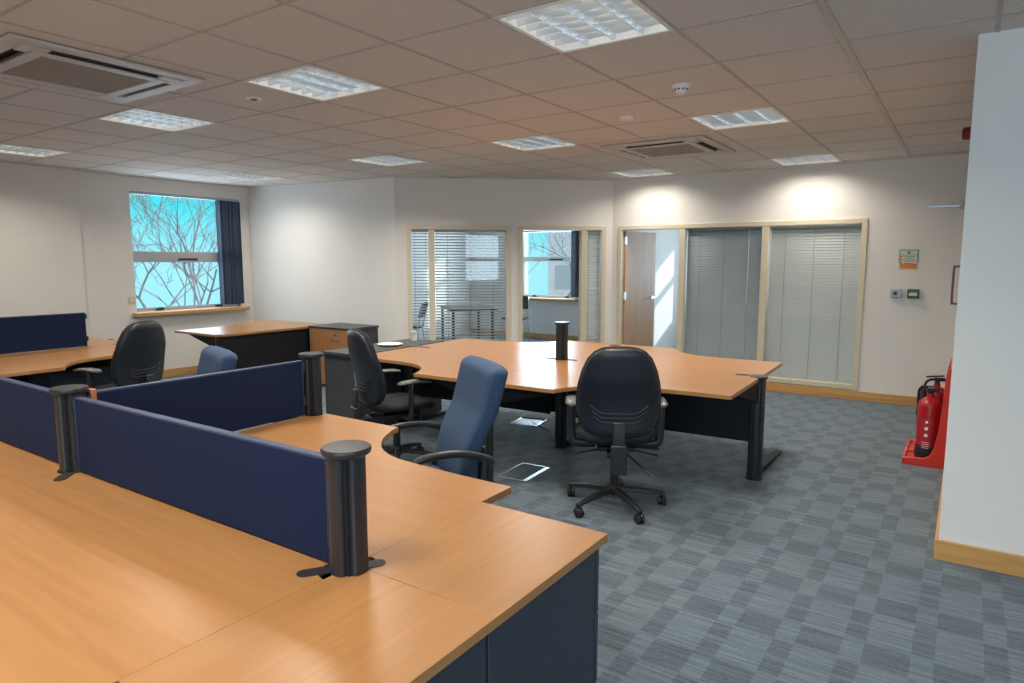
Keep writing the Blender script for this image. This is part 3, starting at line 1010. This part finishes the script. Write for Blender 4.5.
for k in range(3):
    d = MB().box(.212, -.276, .055 + k * .18, .228, .276, .23 + k * .18).build('drawer', M['anthracite'], r, bevel=.002)
    MB().tube([(.228, -.06, .2 + k * .18), (.245, -.05, .2 + k * .18), (.245, .05, .2 + k * .18), (.228, .06, .2 + k * .18)], .005, 8).build('handle', M['grey_plastic'], d)
for sx in (-1, 1):
    for sy in (-1, 1):
        MB().cyl((sx * .16 - .012, sy * .22, .025), (sx * .16 + .012, sy * .22, .025), .025, n=14).build('castor', M['black_plastic'], r)

# ================================================================ chairs
def star_base(r, rot=0, rr=.30, zc=.40):
    hub = MB()
    hub.lathe([(0, .075), (.034, .075), (.040, .09), (.036, .125), (.028, .135), (0, .135)], n=20)
    for k in range(5):
        a = rot + k * 2 * PI / 5
        m = Matrix.Rotation(a, 4, 'Z')
        rg = []
        for t in (0, .3, .6, .85, 1):
            x = .02 + (rr - .005) * t
            w = .026 - .010 * t; hh = .017 - .006 * t
            z = .108 - .030 * t * t - .004 * t
            rg.append([(x, -w, z - hh), (x, w, z - hh), (x, w * .7, z + hh), (x, -w * .7, z + hh)])
        hub.rings(rg, True, False, m)
    hub.build('star_base', M['black_plastic'], r, bevel=.004)
    for k in range(5):
        a = rot + k * 2 * PI / 5
        ct = MB()
        m = Matrix.Translation((rr * math.cos(a), rr * math.sin(a), 0)) @ Matrix.Rotation(a + 1.1 + k * .5, 4, 'Z')
        for s in (-1, 1):
            rg = []
            for y, q in ((.004, .027), (.008, .029), (.020, .029), (.025, .022)):
                rg.append([(q * math.cos(2 * PI * i / 18), s * y, .0295 + q * math.sin(2 * PI * i / 18)) for i in range(18)])
            ct.rings(rg, True, True, m)
        ct.box(-.015, -.004, .02, .022, .004, .055, m)
        ct.cyl((0, 0, .045), (0, 0, .075), .008, n=10, m=m)
        ct.build('castor', M['black_plastic'], r)
    g = MB().cyl((0, 0, .12), (0, 0, .27), .027, n=20)
    g.cyl((0, 0, .26), (0, 0, zc), .015, n=16)
    g.build('gas_lift', M['black_plastic'], r)

def back_rings(hw_tab, z0, h, th, tilt, bow, y0, n=28, ex=2.6, lumb=0, steps=26, rnd=.07):
    """closed rings of a padded backrest, front toward +y"""
    rg = []
    for k in range(steps + 1):
        t = k / steps
        t = .5 - .5 * math.cos(PI * t)
        hw = lerp(hw_tab, t)
        e = min(1, (min(t, 1 - t) / rnd)) ** .5
        tt = max(th * e, .004)
        ring = []
        for i in range(n):
            a = 2 * PI * i / n
            cx = math.copysign(abs(math.cos(a)) ** (2 / ex), math.cos(a))
            sy = math.copysign(abs(math.sin(a)) ** (2 / ex), math.sin(a))
            x = hw * cx
            z = z0 + h * t
            y = y0 + tt * .5 * sy + bow * (x / .25) ** 2 - (z - z0) * math.tan(tilt) + lumb * math.sin(PI * min(1, t * 1.6)) 
            ring.append((x, y, z))
        rg.append(ring)
    return rg

def task_chair(label, loc, rz, rot=0):
    r = thing('office_chair', label, 'office chair', (*loc, 0), rz)
    star_base(r, rot)
    # seat pad, lofted along y
    rg = []
    n = 28
    for k in range(17):
        t = .5 - .5 * math.cos(PI * k / 16)
        hw = lerp([(0, .06), (.03, .14), (.12, .20), (.35, .245), (.7, .245), (.9, .215), (.97, .15), (1, .07)], t)
        e = min(1, (min(t, 1 - t) / .12)) ** .5
        ring = []
        for i in range(n):
            a = 2 * PI * i / n
            cx = math.copysign(abs(math.cos(a)) ** .75, math.cos(a)); sz = math.copysign(abs(math.sin(a)) ** .75, math.sin(a))
            x = hw * cx
            z = .455 + .036 * max(e, .1) * sz + .018 * (x / .24) ** 2 - .02 * max(0, (t - .75) / .25) ** 2
            ring.append((x, -.215 + .47 * t, z))
        rg.append(ring)
    MB().rings(rg).build('seat', M['black_fabric'], r)
    u = MB().box(-.11, -.12, .375, .11, .12, .405)
    u.box(-.06, -.22, .365, .06, .10, .395)
    u.build('mechanism', M['black_plastic'], r, bevel=.008)
    tab = [(0, .07), (.02, .145), (.06, .19), (.14, .224), (.28, .243), (.42, .245), (.58, .236), (.74, .214), (.87, .182), (.95, .142), (.985, .10), (1, .05)]
    tilt = R(7)
    b = MB().rings(back_rings(tab, .485, .545, .075, tilt, .045, -.225, lumb=.02)).build('backrest', M['black_fabric'], r)
    # moulded outer shell on the back of the backrest, slightly smaller
    tab2 = [(t, w * .965) for t, w in tab]
    MB().rings(back_rings(tab2, .493, .529, .050, tilt, .045, -.249, lumb=.02)).build('back_shell', M['shell'], r)
    # three moulded ribs low on the shell
    rb = MB()
    for k in range(3):
        z = .640 - .026 * k
        pts = []
        for i in range(-8, 9):
            x = .165 * i / 8 * (1 - .06 * k)
            zz = z + (.045 * max(0, (abs(x) - .10) / .065))
            y = -.2765 + .045 * (x / .25) ** 2 - (zz - .493) * math.tan(tilt) + .02 * math.sin(PI * min(1, (zz - .493) / .504 * 1.6)) + (.006 * max(0, (abs(x) - .11) / .055))
            pts.append((x, y + .001, zz))
        rb.tube(pts, .0045, 8)
    rb.build('shell_ribs', M['shell'], r)
    # spine bar
    sp_ = MB()
    rgs = []
    for y, z, w, d in ((-.10, .372, .030, .012), (-.22, .372, .030, .012), (-.285, .375, .030, .014), (-.308, .41, .032, .012), (-.306, .50, .032, .010), (-.304, .585, .030, .008)):
        dirn = Vector((0, 0, 1)) if z <= .375 and y > -.27 else Vector((0, -1, .0)).normalized() if z > .40 else Vector((0, -.7, -.7))
        rgs.append([(-w, y - d * dirn.y, z - d * dirn.z), (w, y - d * dirn.y, z - d * dirn.z), (w, y + d * dirn.y, z + d * dirn.z), (-w, y + d * dirn.y, z + d * dirn.z)])
    rgs2 = []
    path = [(-.08, .378), (-.20, .372), (-.27, .368), (-.305, .385), (-.318, .43), (-.312, .52), (-.306, .60)]
    for i, (y, z) in enumerate(path):
        a = path[max(0, i - 1)]; b_ = path[min(len(path) - 1, i + 1)]
        t = Vector((b_[0] - a[0], b_[1] - a[1])).normalized()
        nx = Vector((-t.y, t.x))
        d = .011
        w = .034
        rgs2.append([(-w, y - nx.x * d, z - nx.y * d), (w, y - nx.x * d, z - nx.y * d), (w, y + nx.x * d, z + nx.y * d), (-w, y + nx.x * d, z + nx.y * d)])
    sp_.rings(rgs2, True, False)
    sp_.box(-.045, -.335, .300, .045, -.300, .47)
    sp_.build('back_spine', M['black_plastic'], r, bevel=.006)
    # armrests
    for s in (-1, 1):
        am = MB()
        am.tube(catmull([(s * .12, .0, .395), (s * .21, .0, .395), (s * .252, .0, .405), (s * .266, .0, .45), (s * .268, 0, .60), (s * .266, .01, .645)], 4), .017, 10, flat=1.6)
        am = am.build('armrest', M['black_plastic'], r)
        rg = []
        for t in (-.125, -.118, -.09, 0, .08, .112, .125):
            e = min(1, (.128 - abs(t)) / .02) ** .5
            w, hh = .040 * e, .013 * (e * .7 + .3)
            rg.append([(s * .265 + w * math.copysign(abs(math.cos(2 * PI * i / 16)) ** .7, math.cos(2 * PI * i / 16)), .03 + t, .662 + hh * math.sin(2 * PI * i / 16) - .012 * (t / .125) ** 2) for i in range(16)])
        MB().rings(rg).build('arm_pad', M['pad'], am)
    # levers and knobs
    for a, b_ in (((.10, -.05, .372), (.25, -.09, .350)), ((.10, .02, .372), (.27, .04, .352)), ((-.10, -.05, .372), (-.25, -.10, .352))):
        l = MB().cyl(a, b_, .006, n=8)
        l.tube([Vector(a).lerp(Vector(b_), .75), b_], [.009, .012], 10, flat=.6)
        l.build('lever', M['black_plastic'], r)
    l = MB().cyl((.06, -.10, .365), (.17, -.20, .285), .006, n=8)
    l.tube([(.14, -.175, .307), (.20, -.22, .268)], [.012, .016], 10, flat=.5)
    l.build('lever', M['black_plastic'], r)
    return r

def blue_chair(label, loc, rz, rot=0.4):
    r = thing('office_chair', label, 'office chair', (*loc, 0), rz)
    star_base(r, rot)
    rg = []
    n = 28
    for k in range(15):
        t = .5 - .5 * math.cos(PI * k / 14)
        hw = lerp([(0, .12), (.04, .19), (.15, .22), (.5, .245), (.85, .25), (.96, .22), (1, .12)], t)
        e = min(1, (min(t, 1 - t) / .12)) ** .5
        rg.append([(hw * math.copysign(abs(math.cos(2 * PI * i / n)) ** .6, math.cos(2 * PI * i / n)), -.22 + .48 * t,
                    .455 + .042 * max(e, .1) * math.copysign(abs(math.sin(2 * PI * i / n)) ** .7, math.sin(2 * PI * i / n)) - .025 * max(0, (t - .7) / .3) ** 2) for i in range(n)])
    MB().rings(rg).build('seat', M['blue_fabric'], r)
    MB().box(-.12, -.16, .375, .12, .12, .410).build('mechanism', M['black_plastic'], r, bevel=.008)
    tab = [(0, .16), (.02, .185), (.08, .20), (.3, .212), (.6, .225), (.9, .234), (.97, .233), (.99, .225), (1, .21)]
    MB().rings(back_rings(tab, .46, .57, .105, R(15), .03, -.19, ex=4.6, lumb=.035, rnd=.045)).build('backrest', M['blue_fabric'], r)
    sp_ = MB().tube(catmull([(0, -.06, .378), (0, -.20, .375), (0, -.27, .40), (0, -.29, .50), (0, -.305, .62)], 4), .034, 10, flat=.32)
    sp_.build('back_spine', M['black_plastic'], r)
    for s in (-1, 1):
        pts = [(s * .13, .02, .392), (s * .24, .03, .395), (s * .280, .05, .44), (s * .290, .10, .53), (s * .291, .13, .60), (s * .291, .11, .650), (s * .290, .04, .678), (s * .286, -.08, .682), (s * .278, -.18, .660), (s * .262, -.255, .625), (s * .20, -.275, .60)]
        MB().tube(catmull(pts, 5), .0175, 10, flat=.8).build('loop_arm', M['black_plastic'], r)
    return r

def facing(dx, dy): return math.atan2(dy, dx) - PI / 2
task_chair('black office chair with its back to the camera, centred before the middle desks', (-1.15, .60), facing(-.49, .87), R(7))
task_chair('black office chair seen side on, left of the middle desks by dark pedestal', (-2.86, .47), facing(.38, .92), R(50))
task_chair('black office chair at the far left edge desk, below the window', (-5.10, -.40), facing(-1, -.28), R(10))
blue_chair('blue fabric chair with loop arms at the curve of the near desk', (-1.48, -.79), facing(-.55, -.83))
blue_chair('blue fabric chair whose top shows above the angled screen', (-2.84, -1.29), facing(-.33, -.94), 1.0)

# ================================================================ small things
# floor boxes
r = thing('floor_box', 'open floor socket box under the middle desks, lid raised', 'floor box', (-2.76, 2.12, 0), R(10))
MB().box(-.13, -.13, 0, .13, .13, .004).build('frame', M['steel'], r, bevel=.001)
MB().box(-.115, -.115, .004, .115, .115, .006).build('socket_tray', M['black_plastic'], r)
m = Matrix.Translation((0, .12, .008)) @ Matrix.Rotation(R(35), 4, 'X')
MB().box(-.12, -.23, 0, .12, 0, .008, m).build('lid', M['black_plastic'], r, bevel=.002)
MB().box(.085, -.23, .0085, .12, 0, .011, m).build('lid_rim', M['steel'], r)
r = thing('floor_box', 'flat closed floor socket box between the chairs, pale metal rim', 'floor box', (-1.97, .84, 0), R(4))
f = MB()
f.box(-.115, -.18, 0, -.108, .18, .004); f.box(-.115, .173, 0, .115, .18, .004); f.box(-.115, -.18, 0, .115, -.173, .004); f.box(.085, -.18, 0, .115, .18, .004)
f.build('frame', M['steel'], r)
MB().box(-.107, -.172, 0, .084, .172, .003).build('lid', M['carpet'], r)
c = MB().tube(catmull([(-2.68, 2.06, .02), (-2.55, 2.00, .006), (-2.40, 1.92, .006), (-2.30, 1.78, .006), (-2.20, 1.66, .006), (-2.13, 1.60, .02)], 6), .004, 8)
tag(c.build('power_cable', M['black_plastic']), 'black cable from the open floor box to the cable post', 'cable')

PLATE = (-3.857, 1.425, DT + .001)
CUP = (-3.937, 1.840, DT + .001)
# paper plate and cup on the dark pedestal
pl = MB().lathe([(0, 0), (.075, 0), (.10, .010), (.118, .014), (.119, .016), (.10, .013), (.076, .003), (0, .003)], n=40)
tag(pl.build('paper_plate', M['paper'], loc=PLATE), 'round white paper plate on the dark pedestal', 'plate')
cp = MB().lathe([(0, 0), (.028, 0), (.036, .085), (.038, .087), (.035, .087), (.027, .004), (0, .004)], n=28)
tag(cp.build('paper_cup', M['paper'], loc=CUP), 'small white cup at the back of the dark pedestals', 'cup')

# wall switch left of the window
r = thing('wall_switch', 'small pale switch plate on the wall left of the big window', 'switch', (XL, 1.135, 1.02))
MB().box(0, -.043, -.043, .008, .043, .043).build('plate', M['cream'], r, bevel=.002)
MB().box(.008, -.014, -.02, .013, .014, .02).build('rocker', M['white'], r, bevel=.001)

# notice and call points on the right wall
r = thing('fire_notice', 'small green and orange fire notice on the right wall', 'sign', (.045, 4.97, 1.515))
MB().box(-.085, -.004, -.105, .085, 0, .105).build('board', M['sign_pale'], r)
b = MB()
for q in ((-.085, .097, .085, .105), (-.085, -.03, -.078, .105), (.078, -.03, .085, .105), (-.078, .048, .078, .053)):
    b.box(q[0], -.0055, q[1], q[2], -.004, q[3])
b.build('border', M['sign_green'], r)
b = MB()
b.cyl((0, -.004, .075), (0, -.006, .075), .014, n=16)
for k in range(4):
    b.box(-.035, -.0055, .030 - .022 * k, .06 - .012 * (k % 2), -.004, .036 - .022 * k)
b.build('printed_lines', M['sign_green'], r)
MB().box(-.070, -.0055, -.090, .076, -.004, -.038).build('orange_panel', M['sign_orange'], r)
b = MB()
for k in range(3): b.box(-.078, -.0065, .026 - .03 * k, -.055, -.004, .040 - .03 * k)
b.build('pictograms', M['sign_orange'], r)
r = thing('wall_control', 'grey wall control with black knob, left of the green box', 'switch', (-.045, 4.97, 1.17))
MB().box(-.048, -.03, -.044, .048, 0, .044).build('box', M['alu'], r, bevel=.004)
MB().cyl((-.005, -.03, 0), (-.005, -.052, 0), .018, n=18).build('knob', M['black_plastic'], r)
r = thing('call_point', 'dark green break glass box on the right wall', 'call point', (.11, 4.97, 1.17))
MB().box(-.052, -.045, -.046, .052, 0, .046).build('box', M['green_box'], r, bevel=.005)
MB().box(-.036, -.047, -.022, .036, -.045, .012).build('glass_label', M['sign_pale'], r)
MB().box(-.034, -.047, .022, .034, -.045, .032).build('lettering_bar', M['sign_green'], r)

# door closer rail on the far wall
r = thing('door_closer', 'thin grey closer arm high on the right wall edge', 'door closer', (.47, 4.97, 2.045))
MB().box(-.30, -.022, -.006, .0, -.008, .006).build('arm', M['steel'], r)
MB().box(-.02, -.04, -.03, .010, 0, .05).build('body', M['alu'], r, bevel=.005)
MB().cyl((-.295, 0, 0), (-.295, -.022, 0), .010, n=12).build('fixing', M['steel'], r)

# fire extinguisher stand
r = thing('extinguisher_stand', 'red plastic fire extinguisher stand on the carpet at the right wall', 'extinguisher stand', (.525, 2.90, 0))
FD = .27
# side profile in x (toward the room) and z
prof = [(0, 0), (-.27, 0), (-.275, .045), (-.26, .055), (-.14, .062), (-.108, .085), (-.085, .14), (-.065, .26), (-.052, .45), (-.044, .66), (-.028, .74), (0, .76)]
def side(y0, y1):
    n = len(prof)
    v = [(p[0], y0, p[1]) for p in prof] + [(p[0], y1, p[1]) for p in prof]
    return v, [tuple(range(n)), tuple(range(2 * n - 1, n - 1, -1))] + [(i, n + i, n + (i + 1) % n, (i + 1) % n) for i in range(n)]
sd_ = MB()
sd_.add(*side(-.30, -.282)); sd_.add(*side(.282, .30)); sd_.add(*side(-.052, -.036))
sd_.build('side_cheeks', M['red_plastic'], r, bevel=.004)
MB().box(-.26, -.282, .006, -.005, .282, .036).build('base_tray', M['red_plastic'], r, bevel=.006)
MB().box(-.022, -.282, .03, -.002, .282, .75).build('back_panel', M['red_plastic'], r, bevel=.005)
MB().box(-.278, -.30, 0, -.258, .30, .05).build('front_lip', M['red_plastic'], r, bevel=.006)

def extinguisher(label, loc, rad, hgt, rz, horn=False, z0=.037, la=0):
    r = thing('fire_extinguisher', label, 'fire extinguisher', (*loc, z0), rz, 'extinguishers on the red stand')
    MB().lathe([(0, 0), (rad * .93, 0), (rad * 1.0, .012), (rad * 1.0, .10), (rad * .98, .105), (0, .105)], n=32).build('base_boot', M['black_plastic'], r)
    MB().lathe([(0, .09), (rad * .97, .09), (rad * .97, hgt - .06), (rad * .88, hgt - .028), (rad * .62, hgt - .006), (rad * .30, hgt + .006), (rad * .28, hgt + .03), (0, hgt + .03)], n=32).build('cylinder', M['red'], r)
    v = MB().cyl((0, 0, hgt + .02), (0, 0, hgt + .07), .017, n=14)
    v.box(-.02, -.012, hgt + .05, .05, .012, hgt + .075)
    v.build('valve', M['black_plastic'], r, bevel=.003)
    hnd = MB().box(-.015, -.011, hgt + .078, .105, .011, hgt + .088, Matrix.Rotation(R(-6), 4, 'Y'))
    hnd.box(-.01, -.011, hgt + .048, .095, .011, hgt + .056)
    hnd.build('handle', M['black_plastic'], r, bevel=.002)
    if horn:
        MB().tube(catmull([(-.01, 0, hgt + .06), (-.05, 0, hgt + .055), (-.075, 0, hgt + .03), (-.085, 0, hgt - .02)], 4), .010, 10).build('horn_pipe', M['black_plastic'], r)
        MB().cyl((-.086, 0, hgt - .01), (-.09, 0, hgt - .22), .016, .042, n=20).build('discharge_horn', M['black_plastic'], r)
    else:
        MB().tube(catmull([(-.01, 0, hgt + .06), (-.05, .0, hgt + .075), (-.085, .01, hgt + .055), (-.098, .02, hgt + .0), (-.10, .03, hgt - .10), (-.098, .035, hgt - .24)], 5), .009, 10).build('hose', M['black_plastic'], r)
    lab = MB()
    for q0, q1, za, zb in ((-.55, .55, hgt - .36, hgt - .14),):
        rg = []
        n = 10
        for z in (za, zb):
            rg.append([(rad * 1.0 * math.cos(a), rad * 1.0 * math.sin(a), z) for a in [la + q0 + (q1 - q0) * i / n for i in range(n + 1)]])
        vv = rg[0] + rg[1]
        lab.add(vv, [(i, i + 1, n + 2 + i, n + 1 + i) for i in range(n)], True)
    lo = lab.build('label', M['paper'] if horn else mat('red_label', (.40, .02, .03), .4), r)
    pm = MB()
    for k in range(0 if horn else 3):
        m = Matrix.Rotation(la, 4, 'Z')
        pm.cyl((rad * .97, 0, hgt - .17 - .05 * k), (rad * 1.0 + .003, 0, hgt - .17 - .05 * k), .012 if k else .009, n=14, m=m)
    for k in range(4):
        pm.box(rad * .93, -.022, hgt - .325 - .014 * k, rad * 1.0 + .001, .022, hgt - .3222 - .014 * k, Matrix.Rotation(la, 4, 'Z'))
    pm.build('pictograms', M['paper'] if not horn else M['red_plastic'], r)
    return r
extinguisher('nearer red fire extinguisher with black hose at front of the stand', (.395, 2.74), .080, .455, R(-25), la=R(-72))
extinguisher('second red fire extinguisher with white label, behind on the stand', (.424, 2.985), .074, .50, R(10), True, la=R(-105))

# ================================================================ rooms behind the glass
def stack_chair(label, loc, rz):
    r = thing('meeting_chair', label, 'chair', (*loc, 0), rz, 'chairs behind the glass')
    s = MB().box(-.21, -.2, .445, .21, .22, .475)
    s.build('seat', M['black_fabric'], r, bevel=.012, seg=3)
    b = MB()
    rg = []
    for k in range(9):
        t = k / 8
        hw = .20 - .02 * t
        y = -.21 - .07 * t
        rg.append([(-hw, y - .01, .62 + .24 * t), (hw, y - .01, .62 + .24 * t), (hw, y + .012, .62 + .24 * t), (-hw, y + .012, .62 + .24 * t)])
    b.rings(rg, True, False)
    b.build('backrest', M['black_fabric'], r, bevel=.008)
    for s_ in (-1, 1):
        MB().tube([(s_ * .21, .20, 0), (s_ * .20, .19, .44)], .010, 8).build('leg', M['chrome'], r)
        MB().tube([(s_ * .21, -.24, 0), (s_ * .20, -.19, .44), (s_ * .19, -.235, .64), (s_ * .185, -.29, .84)], .010, 8).build('leg', M['chrome'], r)
    return r
stack_chair('dark chair with chrome legs under the meeting room window', (-6.28, 7.10), R(200))
stack_chair('dark chair behind the leftmost glazed strip', (-6.75, 4.75), R(120))
r = thing('meeting_table', 'low dark table behind the half open blind', 'table', (-6.55, 6.0, 0), R(-40))
MB().box(-.6, -.4, .70, .6, .4, .725).build('tabletop', M['grey_board'], r, bevel=.004)
for sx in (-1, 1):
    for sy in (-1, 1):
        MB().cyl((sx * .52, sy * .33, 0), (sx * .52, sy * .33, .70), .022, n=14).build('leg', M['black_metal'], r)

# ================================================================ outside
struct(MB().box(-60, -40, -4.3, 30, 70, -4.0).build('ground_outside', M['grass']))
def tree(label, loc, hgt, seed, depth=7, spread=.55, r0=.16):
    rnd = random.Random(seed)
    root = thing('bare_tree', label, 'tree', loc, 0, 'bare trees outside the windows')
    r0 = .10
    tr, br = MB(), MB()
    def grow(p, d, L, rad, lev):
        n = 4
        pts = [p]
        q = p
        for i in range(n):
            d = (d + Vector((rnd.uniform(-.16, .16), rnd.uniform(-.16, .16), rnd.uniform(-.06, .12)))).normalized()
            q = q + d * (L / n)
            pts.append(q)
        rr = [rad * (1 - .35 * i / n) for i in range(n + 1)]
        (tr if lev == 0 else br).tube(pts, rr, 7 if lev < 2 else (5 if lev < 4 else 3))
        if lev >= depth: return
        k = 3 if lev < 3 else 2
        for i in range(k):
            a = rnd.uniform(0, 2 * PI)
            side_ = Vector((math.cos(a), math.sin(a), rnd.uniform(-.25, .45)))
            nd = (d * (1 - spread * .6) + side_ * spread * rnd.uniform(.7, 1.2)).normalized()
            st = pts[rnd.choice((2, 3, 4, 4))]
            grow(st, nd, L * rnd.uniform(.66, .86), max(rad * .60, .0075), lev + 1)
    grow(Vector((0, 0, 0)), Vector((0, 0, 1)), hgt * .30, r0, 0)
    tr.build('trunk', M['bark'], root)
    br.build('branches', M['bark'], root)
    return root
tree('bare winter tree close outside the big left window', (-15.5, 0.2, -4.0), 11.0, 3, depth=8)
tree('bare winter tree further out, right of the window tree', (-19.0, 7.6, -4.0), 11.0, 11)
tree('smaller bare tree low in the big left window', (-17.5, 2.6, -4.0), 8.0, 22, depth=7)
tree('bare winter tree behind the meeting room window', (-13.0, 18.5, -4.0), 11.0, 5, depth=8)
def house(label, loc, sx, sy, h, rz):
    r = thing('building', label, 'building', loc, rz, 'buildings outside')
    MB().box(-sx, -sy, 0, sx, sy, h).build('walls', M['brick'], r)
    MB().prism([(-sx - .3, 0), (sx + .3, 0), (0, h * .30)], -sy - .3, sy + .3, Matrix.Translation((0, 0, h)) @ Matrix.Rotation(PI / 2, 4, 'X')).build('roof', M['roof'], r)
    for i in range(3):
        for z in (1.2, 4.0):
            for s in (-1, 1):
                MB().box(-sx * .7 + sx * .7 * i - .5, s * sy - .05, z, -sx * .7 + sx * .7 * i + .5, s * sy + .05, z + 1.3).build('window', M['roof'], r)
    return r
house('pale pink brick building seen through the meeting room window', (-18.2, 33, -4.0), 2.6, 4, 10.5, R(32))
